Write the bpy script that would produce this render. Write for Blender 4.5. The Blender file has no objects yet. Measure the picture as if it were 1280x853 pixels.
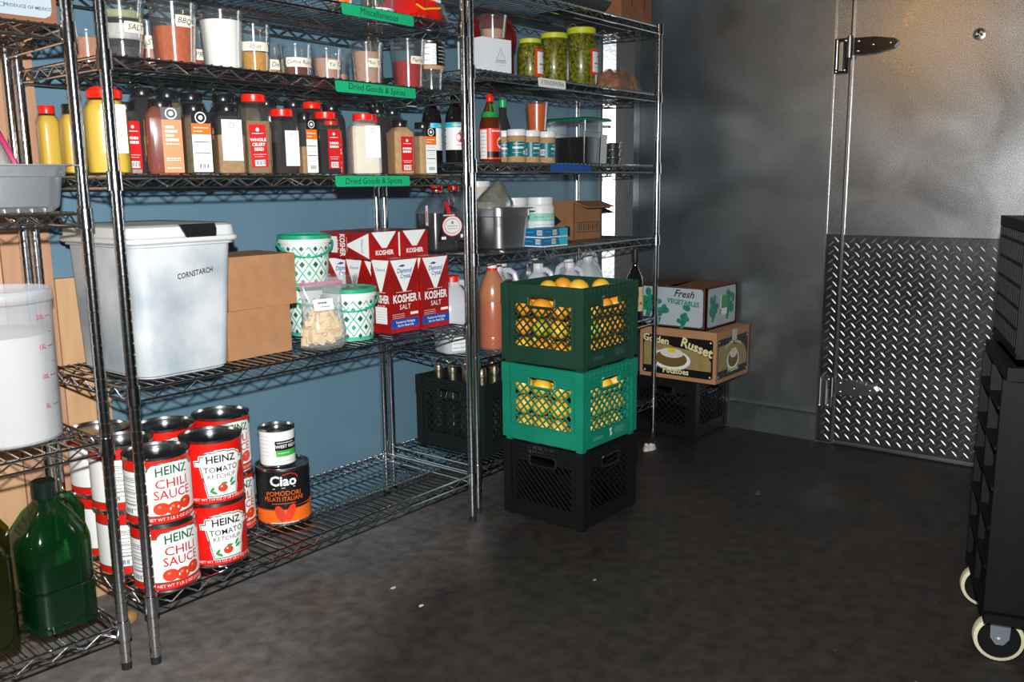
import bpy, math, random
from mathutils import Vector, Matrix
random.seed(7)
PI = math.pi
sc = bpy.context.scene
COL = sc.collection

# ------------------------------------------------------------------ camera
CAM = Vector((-1.006, -1.918, 1.124))
yaw, pitch, roll = (math.radians(a) for a in (38.80, 9.92, -0.626))
fw = Vector((math.cos(yaw)*math.cos(pitch), math.sin(yaw)*math.cos(pitch), -math.sin(pitch)))
rt = Vector((math.sin(yaw), -math.cos(yaw), 0)); up = rt.cross(fw)
r2 = math.cos(roll)*rt + math.sin(roll)*up
u2 = -math.sin(roll)*rt + math.cos(roll)*up
cd = bpy.data.cameras.new('camera'); cam = bpy.data.objects.new('camera', cd); COL.objects.link(cam)
cd.sensor_width = 36.0; cd.lens = 36.0*1116.5/1280.0; cd.clip_start = .02
M = Matrix((r2, u2, -fw)).transposed().to_4x4(); M.translation = CAM
cam.matrix_world = M
sc.camera = cam

# ------------------------------------------------------------------ light
w = bpy.data.worlds.new('world'); sc.world = w; w.use_nodes = True
w.node_tree.nodes['Background'].inputs[0].default_value = (.55, .68, .8, 1)
w.node_tree.nodes['Background'].inputs[1].default_value = .02
# the photographer's flash, in the hot shoe above the lens
fd = bpy.data.lights.new('flash', 'SPOT'); flash = bpy.data.objects.new('flash', fd); COL.objects.link(flash)
fd.energy = 430; fd.color = (.97, .99, 1.0); fd.shadow_soft_size = .022
fd.spot_size = math.radians(122); fd.spot_blend = 1.0
flash.location = CAM + u2*.17 - fw*.03
aim = (fw*1.0 - rt*.02 + Vector((0, 0, .0))).normalized()
flash.rotation_euler = aim.to_track_quat('-Z', 'Y').to_euler()
# warm ceiling lamp of the room, out of frame to the upper left
ld = bpy.data.lights.new('ceiling_lamp_light', 'POINT'); lamp = bpy.data.objects.new('ceiling_lamp_light', ld); COL.objects.link(lamp)
ld.energy = 24; ld.color = (1.0, .56, .22); ld.shadow_soft_size = .12; lamp.location = (-1.33, .03, 2.345)

vs = sc.view_settings
vs.view_transform = 'Standard'; vs.look = 'None'; vs.gamma = 1; vs.use_curve_mapping = False; vs.exposure = 0.0

# ------------------------------------------------------------------ materials
MATS = {}
def rgb(h):
    h = h.lstrip('#'); o = []
    for i in (0, 2, 4):
        c = int(h[i:i+2], 16)/255
        o.append(c/12.92 if c <= .04045 else ((c+.055)/1.055)**2.4)
    return tuple(o)
def mat(name, col=(.5, .5, .5), rough=.5, metal=0, alpha=1, spec=.5, noise=None, bump=None, coat=0, trans=0, col2=None, tex='noise', emit=None):
    """noise=(scale, amount): colour variation to col2; bump=(scale, strength)"""
    if name in MATS: return MATS[name]
    if isinstance(col, str): col = rgb(col)
    if isinstance(col2, str): col2 = rgb(col2)
    m = bpy.data.materials.new(name); m.use_nodes = True; nt = m.node_tree; b = nt.nodes['Principled BSDF']
    b.inputs['Base Color'].default_value = (*col, 1); b.inputs['Roughness'].default_value = rough
    b.inputs['Metallic'].default_value = metal; b.inputs['Alpha'].default_value = alpha
    b.inputs['Specular IOR Level'].default_value = spec; b.inputs['Coat Weight'].default_value = coat
    b.inputs['Transmission Weight'].default_value = trans
    if emit: b.inputs['Emission Color'].default_value = (*emit[0], 1); b.inputs['Emission Strength'].default_value = emit[1]
    if noise or bump:
        tc = nt.nodes.new('ShaderNodeTexCoord')
    if noise:
        if tex == 'wood':
            mp = nt.nodes.new('ShaderNodeMapping'); mp.inputs['Scale'].default_value = (9, 9, .8)
            nt.links.new(tc.outputs['Object'], mp.inputs[0])
            n = nt.nodes.new('ShaderNodeTexNoise'); n.inputs['Scale'].default_value = noise[0]; n.inputs['Detail'].default_value = 6
            n.inputs['Distortion'].default_value = 1.2; nt.links.new(mp.outputs[0], n.inputs['Vector'])
        elif tex == 'voronoi':
            n = nt.nodes.new('ShaderNodeTexVoronoi'); n.inputs['Scale'].default_value = noise[0]
            nt.links.new(tc.outputs['Object'], n.inputs['Vector'])
        else:
            n = nt.nodes.new('ShaderNodeTexNoise'); n.inputs['Scale'].default_value = noise[0]; n.inputs['Detail'].default_value = 5
            nt.links.new(tc.outputs['Object'], n.inputs['Vector'])
        r = nt.nodes.new('ShaderNodeValToRGB'); r.color_ramp.elements[0].position = .5-noise[1]; r.color_ramp.elements[1].position = .5+noise[1]
        r.color_ramp.elements[0].color = (*(col2 or tuple(c*.6 for c in col)), 1); r.color_ramp.elements[1].color = (*col, 1)
        nt.links.new(n.outputs[0], r.inputs[0]); nt.links.new(r.outputs[0], b.inputs['Base Color'])
    if bump:
        n = nt.nodes.new('ShaderNodeTexNoise'); n.inputs['Scale'].default_value = bump[0]; n.inputs['Detail'].default_value = 3
        nt.links.new(tc.outputs['Object'], n.inputs['Vector'])
        bp = nt.nodes.new('ShaderNodeBump'); bp.inputs['Strength'].default_value = bump[1]; bp.inputs['Distance'].default_value = .004
        nt.links.new(n.outputs[0], bp.inputs['Height']); nt.links.new(bp.outputs[0], b.inputs['Normal'])
    MATS[name] = m
    return m

chrome = mat('chrome', (.62, .64, .66), .16, 1, bump=(160, .06))
chrome_dull = mat('chrome_dull', (.5, .52, .53), .26, 1, bump=(200, .1))
black_rubber = mat('black_rubber', (.012, .012, .013), .6)
steel = mat('pan_steel', (.66, .68, .70), .36, 1, bump=(60, .05))
tin = mat('tin', (.62, .63, .62), .2, 1)
tin_dark = mat('tin_lid', (.34, .34, .34), .28, 1)
white_paper = mat('white_paper', '#e6e6e2', .55)
white_plastic = mat('white_plastic', '#e2e2de', .38)
def film_mat(name, tint=(.97, .98, .98), base=.05, gloss=(.9, .92, .93), rough=.12, haze=0.):
    """thin clear plastic: see-through with a Fresnel sheen, haze = milky share"""
    if name in MATS: return MATS[name]
    m = bpy.data.materials.new(name); m.use_nodes = True; nt = m.node_tree; b = nt.nodes['Principled BSDF']; out = nt.nodes['Material Output']
    b.inputs['Base Color'].default_value = (*gloss, 1); b.inputs['Roughness'].default_value = rough
    tr = nt.nodes.new('ShaderNodeBsdfTransparent'); tr.inputs[0].default_value = (*tint, 1)
    gl = nt.nodes.new('ShaderNodeBsdfGlossy'); gl.inputs['Roughness'].default_value = rough; gl.inputs[0].default_value = (1, 1, 1, 1)
    fr = nt.nodes.new('ShaderNodeFresnel'); fr.inputs[0].default_value = 1.28
    ad = nt.nodes.new('ShaderNodeMath'); ad.inputs[1].default_value = base; nt.links.new(fr.outputs[0], ad.inputs[0])
    cl = nt.nodes.new('ShaderNodeMath'); cl.operation = 'MINIMUM'; cl.inputs[1].default_value = .30; nt.links.new(ad.outputs[0], cl.inputs[0])
    m1 = nt.nodes.new('ShaderNodeMixShader'); nt.links.new(cl.outputs[0], m1.inputs[0]); nt.links.new(tr.outputs[0], m1.inputs[1]); nt.links.new(gl.outputs[0], m1.inputs[2])
    m2 = nt.nodes.new('ShaderNodeMixShader'); m2.inputs[0].default_value = haze; nt.links.new(m1.outputs[0], m2.inputs[1]); nt.links.new(b.outputs[0], m2.inputs[2])
    nt.links.new(m2.outputs[0], out.inputs['Surface']); MATS[name] = m; return m
clear = film_mat('clear_plastic', base=.012, haze=.012)
clear_heavy = mat('frosted_plastic', (.7, .74, .78), .25, 0, alpha=.55)
cream_tape = mat('cream_tape', '#ddd6c2', .6)
green_tape = mat('green_tape', '#0fa36a', .55)
blue_tape = mat('blue_tape', '#1a4c8f', .6)
ink = mat('black_ink', (.012, .012, .014), .5)
red_lid = mat('red_lid', '#e8210f', .3)
black_lid = mat('black_lid', (.012, .012, .013), .25)
cardboard = mat('cardboard', '#a97b55', .8, noise=(30, .3), col2='#9a6d49')
kraft_dark = mat('dark_cardboard', '#5a3420', .8, noise=(25, .3), col2='#4a2a1a')
P_RED = mat('print_red', '#c8171a', .42)
P_HEINZ = mat('print_can_red', '#d3180f', .35)
P_GREEN = mat('print_green', '#0d5a38', .45)
P_WHITE = mat('print_white', '#e9e9e5', .45)
P_BLACK = mat('print_black', (.008, .008, .009), .4, spec=.35)
P_ORANGE = mat('print_orange', '#ee6a12', .45)
P_GREY = mat('print_grey', '#8a8c8c', .5)
P_NAVY = mat('print_navy', '#27346e', .45)
P_BLUE = mat('print_blue', '#1747a0', .42)
P_TEAL = mat('print_teal', '#0a6a72', .4)
P_CYAN = mat('print_cyan', '#2fb3cc', .45)
P_TOMATO = mat('print_tomato', '#d33a1c', .4)
P_LEAF = mat('print_leaf', '#2f8b3a', .45)
P_CREAM = mat('print_cream', '#d8c48c', .5)
P_BROWN = mat('print_brown', '#6a5526', .5)
P_YELLOW = mat('print_yellow', '#e6c23a', .5)
P_MAROON = mat('print_maroon', '#7a1114', .45)

# ------------------------------------------------------------------ mesh building
class MB:
    def __init__(s): s.v = []; s.f = []; s.m = []; s.mats = []
    def mi(s, m):
        if m not in s.mats: s.mats.append(m)
        return s.mats.index(m)
    def face(s, idx, m): s.f.append(tuple(idx)); s.m.append(s.mi(m))
    def pts(s, P):
        n = len(s.v); s.v += [tuple(p) for p in P]; return list(range(n, n+len(P)))
    def poly(s, P, m): s.face(s.pts(P), m)
    def box(s, x0, y0, z0, x1, y1, z1, m, T=None):
        P = [(x0,y0,z0),(x1,y0,z0),(x1,y1,z0),(x0,y1,z0),(x0,y0,z1),(x1,y0,z1),(x1,y1,z1),(x0,y1,z1)]
        if T: P = [T @ Vector(p) for p in P]
        a = s.pts(P)
        for q in ((3,2,1,0),(4,5,6,7),(0,1,5,4),(1,2,6,5),(2,3,7,6),(3,0,4,7)): s.face([a[i] for i in q], m)
    def frustum(s, b, t, z0, z1, m):   # b,t = (x0,y0,x1,y1)
        P = [(b[0],b[1],z0),(b[2],b[1],z0),(b[2],b[3],z0),(b[0],b[3],z0),(t[0],t[1],z1),(t[2],t[1],z1),(t[2],t[3],z1),(t[0],t[3],z1)]
        a = s.pts(P)
        for q in ((3,2,1,0),(4,5,6,7),(0,1,5,4),(1,2,6,5),(2,3,7,6),(3,0,4,7)): s.face([a[i] for i in q], m)
    def lathe(s, prof, m, seg=24, n=2.0, sx=1, sy=1, cx=0, cy=0, T=None):
        """prof: list of (r, z) or (r, z, material for the band above); n = superellipse power"""
        rings = []
        for p in prof:
            r, z = p[0], p[1]
            if r < 1e-6:
                q = Vector((cx, cy, z)); rings.append(s.pts([T @ q if T else q])); continue
            P = []
            for i in range(seg):
                a = 2*PI*(i+.5)/seg; c, d = math.cos(a), math.sin(a)
                k = 1 if n == 2 else 1/((abs(c)**n+abs(d)**n)**(1/n))
                q = Vector((cx+r*k*c*sx, cy+r*k*d*sy, z)); P.append(T @ q if T else q)
            rings.append(s.pts(P))
        for j in range(len(rings)-1):
            A, B = rings[j], rings[j+1]; mm = prof[j][2] if len(prof[j]) > 2 and prof[j][2] else m
            for i in range(seg):
                k = (i+1) % seg
                if len(A) == 1 and len(B) == 1: continue
                if len(A) == 1: s.face((A[0], B[k], B[i]), mm)
                elif len(B) == 1: s.face((A[i], A[k], B[0]), mm)
                else: s.face((A[i], A[k], B[k], B[i]), mm)
    def tube(s, path, r, m, sides=6, closed=False):
        path = [Vector(p) for p in path]; n = len(path); rings = []
        for i, p in enumerate(path):
            a = path[(i-1) % n] if closed or i > 0 else p
            b = path[(i+1) % n] if closed or i < n-1 else p
            t = (b-a).normalized(); h = Vector((0, 0, 1)) if abs(t.z) < .9 else Vector((1, 0, 0))
            x = t.cross(h).normalized(); y = t.cross(x)
            rings.append(s.pts([p+(x*math.cos(2*PI*k/sides)+y*math.sin(2*PI*k/sides))*r for k in range(sides)]))
        for i in range(n if closed else n-1):
            A, B = rings[i], rings[(i+1) % n]
            for k in range(sides): s.face((A[k], A[(k+1) % sides], B[(k+1) % sides], B[k]), m)
        if not closed: s.face(rings[0], m); s.face(rings[-1][::-1], m)
    def ball(s, c, r, m, seg=12, rings=8, T=None):
        rx, ry, rz = (r, r, r) if not isinstance(r, tuple) else r
        prof = [(math.sin(PI*j/rings), -math.cos(PI*j/rings)) for j in range(rings+1)]
        base = Matrix.Translation(c) @ Matrix.Diagonal((rx, ry, rz, 1)); T = (T @ base) if T else base
        s.lathe(prof, m, seg, T=T)
    def build(s, name, parent=None, loc=None, rz=0, smooth=True, angle=35):
        me = bpy.data.meshes.new(name); me.from_pydata(s.v, [], s.f)
        for m in s.mats: me.materials.append(m)
        me.polygons.foreach_set('material_index', s.m)
        if smooth:
            me.polygons.foreach_set('use_smooth', [True]*len(s.f)); me.set_sharp_from_angle(angle=math.radians(angle))
        me.update()
        o = bpy.data.objects.new(name, me); COL.objects.link(o)
        if parent: o.parent = parent
        if loc: o.location = loc
        o.rotation_euler.z = rz
        return o

def tag(o, label, cat, group=None):
    o['label'] = label; o['category'] = cat
    if group: o['group'] = group
    return o
def thing(name, label, cat, loc=(0, 0, 0), rz=0, group=None):
    o = bpy.data.objects.new(name, None); COL.objects.link(o); o.empty_display_size = .05
    o.location = loc; o.rotation_euler.z = rz
    return tag(o, label, cat, group)
def struct(o): o['kind'] = 'structure'; return o
def dup(root, loc=None, rz=None, label=None, group=None):
    r = root.copy(); COL.objects.link(r)
    if loc is not None: r.location = loc
    if rz is not None: r.rotation_euler.z = rz
    if label: r['label'] = label
    if group: r['group'] = group
    for ch in list(root.children):
        c = ch.copy(); COL.objects.link(c); c.parent = r
        for g in list(ch.children):
            d = g.copy(); COL.objects.link(d); d.parent = c
    return r

# ---- flat print (lettering, label panels) laid on a flat or round surface
TC = {}
def text_mesh(s, bold=0, shear=0):
    k = (s, bold, shear)
    if k in TC: return TC[k]
    cu = bpy.data.curves.new('t', 'FONT'); cu.body = s; cu.size = 1; cu.align_x = 'CENTER'; cu.align_y = 'CENTER'
    cu.offset = bold; cu.shear = shear; cu.resolution_u = 2
    o = bpy.data.objects.new('t', cu); me = o.to_mesh()
    V = [(v.co.x, v.co.y) for v in me.vertices]; F = [tuple(p.vertices) for p in me.polygons]
    o.to_mesh_clear(); bpy.data.objects.remove(o); bpy.data.curves.remove(cu)
    TC[k] = (V, F); return TC[k]
class Flat:
    def __init__(s, o, U, V): s.o = Vector(o); s.U = Vector(U); s.V = Vector(V); s.N = s.U.cross(s.V)
    def __call__(s, u, v, h): return s.o+s.U*u+s.V*v+s.N*h
    nu = lambda s, w: 1
class Round:      # u along the arc, centred on local -y ; radius may vary with height
    def __init__(s, r, zc=0, th=0): s.r = r if callable(r) else (lambda z: r); s.zc = zc; s.th = th; s.r0 = s.r(zc)
    def __call__(s, u, v, h):
        z = s.zc+v; a = -PI/2+s.th+u/s.r0; r = s.r(z)+h
        return Vector((r*math.cos(a), r*math.sin(a), z))
    def nu(s, w): return max(1, int(abs(w)/s.r0/.13)+1)
def p_rows(mb, S, rows, m, h=.0004):
    """rows: (v, uL, uR) bottom to top"""
    prev = None
    n = max(S.nu(r[2]-r[1]) for r in rows)
    for v, a, b in rows:
        cur = mb.pts([S(a+(b-a)*i/n, v, h) for i in range(n+1)])
        if prev:
            for i in range(n): mb.face((prev[i], prev[i+1], cur[i+1], cur[i]), m)
        prev = cur
def p_rect(mb, S, u0, v0, u1, v1, m, h=.0004): p_rows(mb, S, [(v0, u0, u1), (v1, u0, u1)], m, h)
def p_ell(mb, S, u, v, a, b, m, h=.0006, k=14, rot=0):
    P = []
    for i in range(k):
        x, y = a*math.cos(2*PI*i/k), b*math.sin(2*PI*i/k)
        P.append(S(u+x*math.cos(rot)-y*math.sin(rot), v+x*math.sin(rot)+y*math.cos(rot), h))
    c = mb.pts([S(u, v, h)])[0]; q = mb.pts(P)
    for i in range(k): mb.face((c, q[i], q[(i+1) % k]), m)
def p_poly(mb, S, P, m, h=.0006): mb.poly([S(u, v, h) for u, v in P], m)
def p_line(mb, S, P, wd, m, h=.0006):
    for (a, b), (c, d) in zip(P, P[1:]):
        L = math.hypot(c-a, d-b) or 1; nx, ny = -(d-b)/L*wd/2, (c-a)/L*wd/2
        p_poly(mb, S, [(a+nx, b+ny), (a-nx, b-ny), (c-nx, d-ny), (c+nx, d+ny)], m, h)
def p_text(mb, S, s, u, v, size, m, h=.0009, bold=0, sx=1, shear=0, rot=0, arc=0):
    V, F = text_mesh(s, bold, shear); P = []
    for x, y in V:
        x, y = x*size*sx, y*size
        if arc: y -= arc*x*x
        P.append(S(u+x*math.cos(rot)-y*math.sin(rot), v+x*math.sin(rot)+y*math.cos(rot), h))
    ix = mb.pts(P)
    for f in F: mb.face([ix[i] for i in f], m)
def p_scrib(mb, S, u0, u1, v, m, h=.0008, n=6, amp=.002, wd=.0009, rnd=None):
    """a line of small unreadable print as a row of short dashes"""
    rr = rnd or random.Random(int(u0*1e4)+int(v*1e5)); u = u0
    while u < u1-.001:
        L = min(rr.uniform(.003, .008), u1-u); p_rect(mb, S, u, v-wd/2, u+L, v+wd/2, m, h); u += L+.0014
def p_bar(mb, S, u, v, wd, ht, h=.0008):
    p_rect(mb, S, u-wd/2, v-ht/2, u+wd/2, v+ht/2, P_WHITE, h)
    n = 9
    for i in range(n):
        t = (1+(i*7 % 3))*.22*wd/n; x = u-wd*.42+wd*.84*i/(n-1)
        p_rect(mb, S, x-t/2, v-ht*.36, x+t/2, v+ht*.36, P_BLACK, h+.0003)

# ------------------------------------------------------------------ the room
XD, YB, H = 2.797, .485, 2.75          # door wall plane, blue wall plane, ceiling
X0, Y0 = -2.9, -4.2
def floor_mat():
    m = bpy.data.materials.new('concrete_floor'); m.use_nodes = True; nt = m.node_tree; b = nt.nodes['Principled BSDF']
    tc = nt.nodes.new('ShaderNodeTexCoord')
    def noise(scale, det, dis=0):
        n = nt.nodes.new('ShaderNodeTexNoise'); n.inputs['Scale'].default_value = scale; n.inputs['Detail'].default_value = det; n.inputs['Distortion'].default_value = dis
        nt.links.new(tc.outputs['Object'], n.inputs['Vector']); return n
    def ramp(src, p0, p1, c0, c1):
        r = nt.nodes.new('ShaderNodeValToRGB'); r.color_ramp.elements[0].position = p0; r.color_ramp.elements[1].position = p1
        r.color_ramp.elements[0].color = (*c0, 1); r.color_ramp.elements[1].color = (*c1, 1); nt.links.new(src, r.inputs[0]); return r
    # base tone darkens with the distance from the shelving line (y)
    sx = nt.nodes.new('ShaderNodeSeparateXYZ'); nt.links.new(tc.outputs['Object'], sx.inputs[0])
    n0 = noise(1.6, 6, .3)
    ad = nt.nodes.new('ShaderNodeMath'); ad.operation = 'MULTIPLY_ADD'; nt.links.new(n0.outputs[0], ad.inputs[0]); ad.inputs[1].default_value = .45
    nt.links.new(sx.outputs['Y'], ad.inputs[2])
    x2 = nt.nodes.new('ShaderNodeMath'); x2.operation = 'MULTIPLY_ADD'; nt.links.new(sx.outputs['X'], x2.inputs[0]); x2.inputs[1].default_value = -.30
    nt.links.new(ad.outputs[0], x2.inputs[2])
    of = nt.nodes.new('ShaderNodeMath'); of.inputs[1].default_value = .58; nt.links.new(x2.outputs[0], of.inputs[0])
    floor_tone = ramp(of.outputs[0], .28, .86, (.026, .0225, .0205), (.17, .160, .152))
    mott = ramp(noise(22, 14, .2).outputs[0], .28, .74, (.62, .60, .59), (1.35, 1.33, 1.31))
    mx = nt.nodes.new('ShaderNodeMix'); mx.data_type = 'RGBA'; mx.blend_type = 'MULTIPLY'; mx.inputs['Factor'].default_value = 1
    nt.links.new(floor_tone.outputs[0], mx.inputs['A']); nt.links.new(mott.outputs[0], mx.inputs['B'])
    # rusty brown patches and pale scuffs
    rust = ramp(noise(3.3, 4, .4).outputs[0], .56, .70, (0, 0, 0), (1, 1, 1))
    m2 = nt.nodes.new('ShaderNodeMix'); m2.data_type = 'RGBA'; nt.links.new(rust.outputs[0], m2.inputs['Factor'])
    nt.links.new(mx.outputs['Result'], m2.inputs['A'])
    m2b = nt.nodes.new('ShaderNodeMix'); m2b.data_type = 'RGBA'; m2b.blend_type = 'MULTIPLY'; m2b.inputs['Factor'].default_value = 1
    nt.links.new(mx.outputs['Result'], m2b.inputs['A']); m2b.inputs['B'].default_value = (1.08, .90, .80, 1)
    nt.links.new(m2b.outputs['Result'], m2.inputs['B'])
    spk = ramp(noise(55, 3).outputs[0], .71, .75, (0, 0, 0), (1, 1, 1))
    m3 = nt.nodes.new('ShaderNodeMix'); m3.data_type = 'RGBA'; nt.links.new(spk.outputs[0], m3.inputs['Factor'])
    nt.links.new(m2.outputs['Result'], m3.inputs['A']); m3.inputs['B'].default_value = (.075, .07, .066, 1)
    nt.links.new(m3.outputs['Result'], b.inputs['Base Color'])
    rr = ramp(noise(5, 5).outputs[0], .35, .7, (.42,)*3, (.62,)*3); nt.links.new(rr.outputs[0], b.inputs['Roughness'])
    b.inputs['Specular IOR Level'].default_value = .35
    bp = nt.nodes.new('ShaderNodeBump'); bp.inputs['Strength'].default_value = .25; bp.inputs['Distance'].default_value = .004
    nt.links.new(noise(38, 7).outputs[0], bp.inputs['Height']); nt.links.new(bp.outputs[0], b.inputs['Normal'])
    return m
def galv_mat(name, base, rough, spangle, bumpy, grain=1.0):
    m = bpy.data.materials.new(name); m.use_nodes = True; nt = m.node_tree; b = nt.nodes['Principled BSDF']
    tc = nt.nodes.new('ShaderNodeTexCoord')
    b.inputs['Metallic'].default_value = .92
    n = nt.nodes.new('ShaderNodeTexNoise'); n.inputs['Scale'].default_value = 3.2; n.inputs['Detail'].default_value = 6; n.inputs['Distortion'].default_value = .8
    nt.links.new(tc.outputs['Object'], n.inputs['Vector'])
    r = nt.nodes.new('ShaderNodeValToRGB'); r.color_ramp.elements[0].position = .32; r.color_ramp.elements[1].position = .7
    r.color_ramp.elements[0].color = (*[c*.78 for c in base], 1); r.color_ramp.elements[1].color = (*base, 1)
    nt.links.new(n.outputs[0], r.inputs[0])
    g = nt.nodes.new('ShaderNodeTexNoise'); g.inputs['Scale'].default_value = spangle; g.inputs['Detail'].default_value = 1.5; nt.links.new(tc.outputs['Object'], g.inputs['Vector'])
    gr = nt.nodes.new('ShaderNodeValToRGB'); gr.color_ramp.elements[0].position = .36; gr.color_ramp.elements[1].position = .66
    gr.color_ramp.elements[0].color = (.5, .5, .5, 1); gr.color_ramp.elements[1].color = (1.35, 1.35, 1.35, 1); nt.links.new(g.outputs[0], gr.inputs[0])
    gm = nt.nodes.new('ShaderNodeMix'); gm.data_type = 'RGBA'; gm.blend_type = 'MULTIPLY'; gm.inputs['Factor'].default_value = grain
    nt.links.new(r.outputs[0], gm.inputs['A']); nt.links.new(gr.outputs[0], gm.inputs['B']); nt.links.new(gm.outputs['Result'], b.inputs['Base Color'])
    r3 = nt.nodes.new('ShaderNodeValToRGB'); r3.color_ramp.elements[0].position = .3; r3.color_ramp.elements[1].position = .75
    r3.color_ramp.elements[0].color = (rough-.05,)*3+(1,); r3.color_ramp.elements[1].color = (rough+.07,)*3+(1,)
    nt.links.new(n.outputs[0], r3.inputs[0]); nt.links.new(r3.outputs[0], b.inputs['Roughness'])
    v = nt.nodes.new('ShaderNodeTexNoise'); v.inputs['Scale'].default_value = spangle; v.inputs['Detail'].default_value = 2
    nt.links.new(tc.outputs['Object'], v.inputs['Vector'])
    bp = nt.nodes.new('ShaderNodeBump'); bp.inputs['Strength'].default_value = bumpy; bp.inputs['Distance'].default_value = .004
    nt.links.new(v.outputs[0], bp.inputs['Height']); nt.links.new(bp.outputs[0], b.inputs['Normal'])
    return m
blue_paint = mat('blue_wall_paint', '#658596', .42, noise=(3, .4), col2='#5b7a8a', bump=(90, .08))
galv = galv_mat('galvanised_wall', (.34, .37, .385), .33, 300, .03, .55)
galv_door = galv_mat('galvanised_door', (.44, .45, .46), .31, 360, .045, 1.0)
tread_plate = galv_mat('tread_plate', (.20, .205, .21), .24, 90, .08, .3)
tread_hi = mat('tread_bar', (.36, .36, .36), .40, 1)
trim_m = mat('galvanised_trim', (.58, .60, .61), .27, 1, bump=(70, .1))
dark_paint = mat('dim_room_paint', (.16, .155, .15), .7)

b = MB(); b.box(X0, Y0, -.1, XD+.1, YB+.1, 0, floor_mat()); struct(b.build('floor'))
b = MB(); b.box(X0, Y0, H, XD+.1, YB+.1, H+.1, dark_paint); struct(b.build('ceiling'))
b = MB(); b.box(X0, YB, 0, XD+.1, YB+.1, H, blue_paint); struct(b.build('wall_back'))
b = MB(); b.box(X0-.1, Y0, 0, X0, YB, H, dark_paint); struct(b.build('wall_left'))
b = MB(); b.box(X0, Y0-.1, 0, XD, Y0, H, dark_paint); struct(b.build('wall_front'))
b = MB(); b.box(XD, Y0, 0, XD+.1, YB, H, galv); struct(b.build('wall_right'))
# faceted corner trim between the walls, one facet shaped to catch the flash
b = MB(); R = .115
P = [(2.655, YB-.002), (2.69, YB-.003), (2.7255, .4325), (XD-.004, .372), (XD-.002, .34)]
lo = b.pts([(x, y, .0) for x, y in P]); hi = b.pts([(x, y, H) for x, y in P])
for i in range(len(P)-1): b.face((lo[i+1], lo[i], hi[i], hi[i+1]), trim_m)
struct(b.build('trim_1', smooth=False))
# low metal kick curb with its bright top edge
b = MB(); b.box(XD-.016, -.574, 0, XD-.001, YB-R-.05, .118, galv); b.box(XD-.022, -.574, .118, XD-.001, YB-R-.05, .129, trim_m)
struct(b.build('baseboard_right'))

# the cold-room door
ye, yf = -.655, -1.92
door = struct(MB().build('door_1')); door.location = (XD, 0, 0)
def treads(y0, y1, z0, z1, x):
    b = MB(); dy, dz = .0425, .0372; j = 0; z = z0+dz*.5
    while z < z1-.008:
        for s in (0, 1):
            y = y0+dy*(.35 if s == 0 else .85); zz = z+(dz/2 if s else 0)
            while y < y1-.006:
                if zz < z1-.008:
                    a = math.radians(42 if s else -46) ; c, d = math.cos(a), math.sin(a); L, W, hh = .0170, .0036, .0013
                    q = [(-L, 0, 0), (-L*.45, -W, 0), (L*.45, -W, 0), (L, 0, 0), (L*.45, W, 0), (-L*.45, W, 0), (-L*.5, 0, hh), (L*.5, 0, hh)]
                    ix = b.pts([(x-hq, y-(u*c-v*d), zz+u*d+v*c) for u, v, hq in q])
                    for f in ((0,1,6),(1,2,7,6),(2,3,7),(3,4,7),(4,5,6,7),(5,0,6)): b.face([ix[i] for i in f], tread_hi)
                y += dy
        z += dz
    return b
b = MB(); b.box(-.022, yf, .012, -.002, ye, 2.35, galv_door); b.build('door_leaf', door, smooth=False)
b = MB(); b.box(-.026, yf, .022, -.0215, ye-.002, .905, tread_plate); pl_ = b.build('kick_plate', door, smooth=False)
treads(yf, ye-.004, .026, .902, -.026).build('tread_pattern', pl_, smooth=False)
b = MB(); b.box(-.028, ye-.004, .012, -.002, ye+.004, 2.35, trim_m); b.build('door_edge', door, smooth=False)
jamb = struct(MB().build('trim_2')); jamb.location = (XD, 0, 0)
b = MB(); b.box(-.016, ye+.014, 0, -.0015, -.578, 2.35, galv_door); b.build('jamb', jamb, smooth=False)
b = MB(); b.box(-.02, -.584, 0, -.0015, -.576, 2.35, trim_m); b.build('jamb_edge', jamb, smooth=False)
b = MB(); b.box(-.02, ye+.012, .006, -.0155, -.585, .905, tread_plate); kp = b.build('jamb_kick_plate', jamb, smooth=False)
treads(ye+.014, -.587, .01, .90, -.02).build('tread_pattern', kp, smooth=False)
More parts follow.
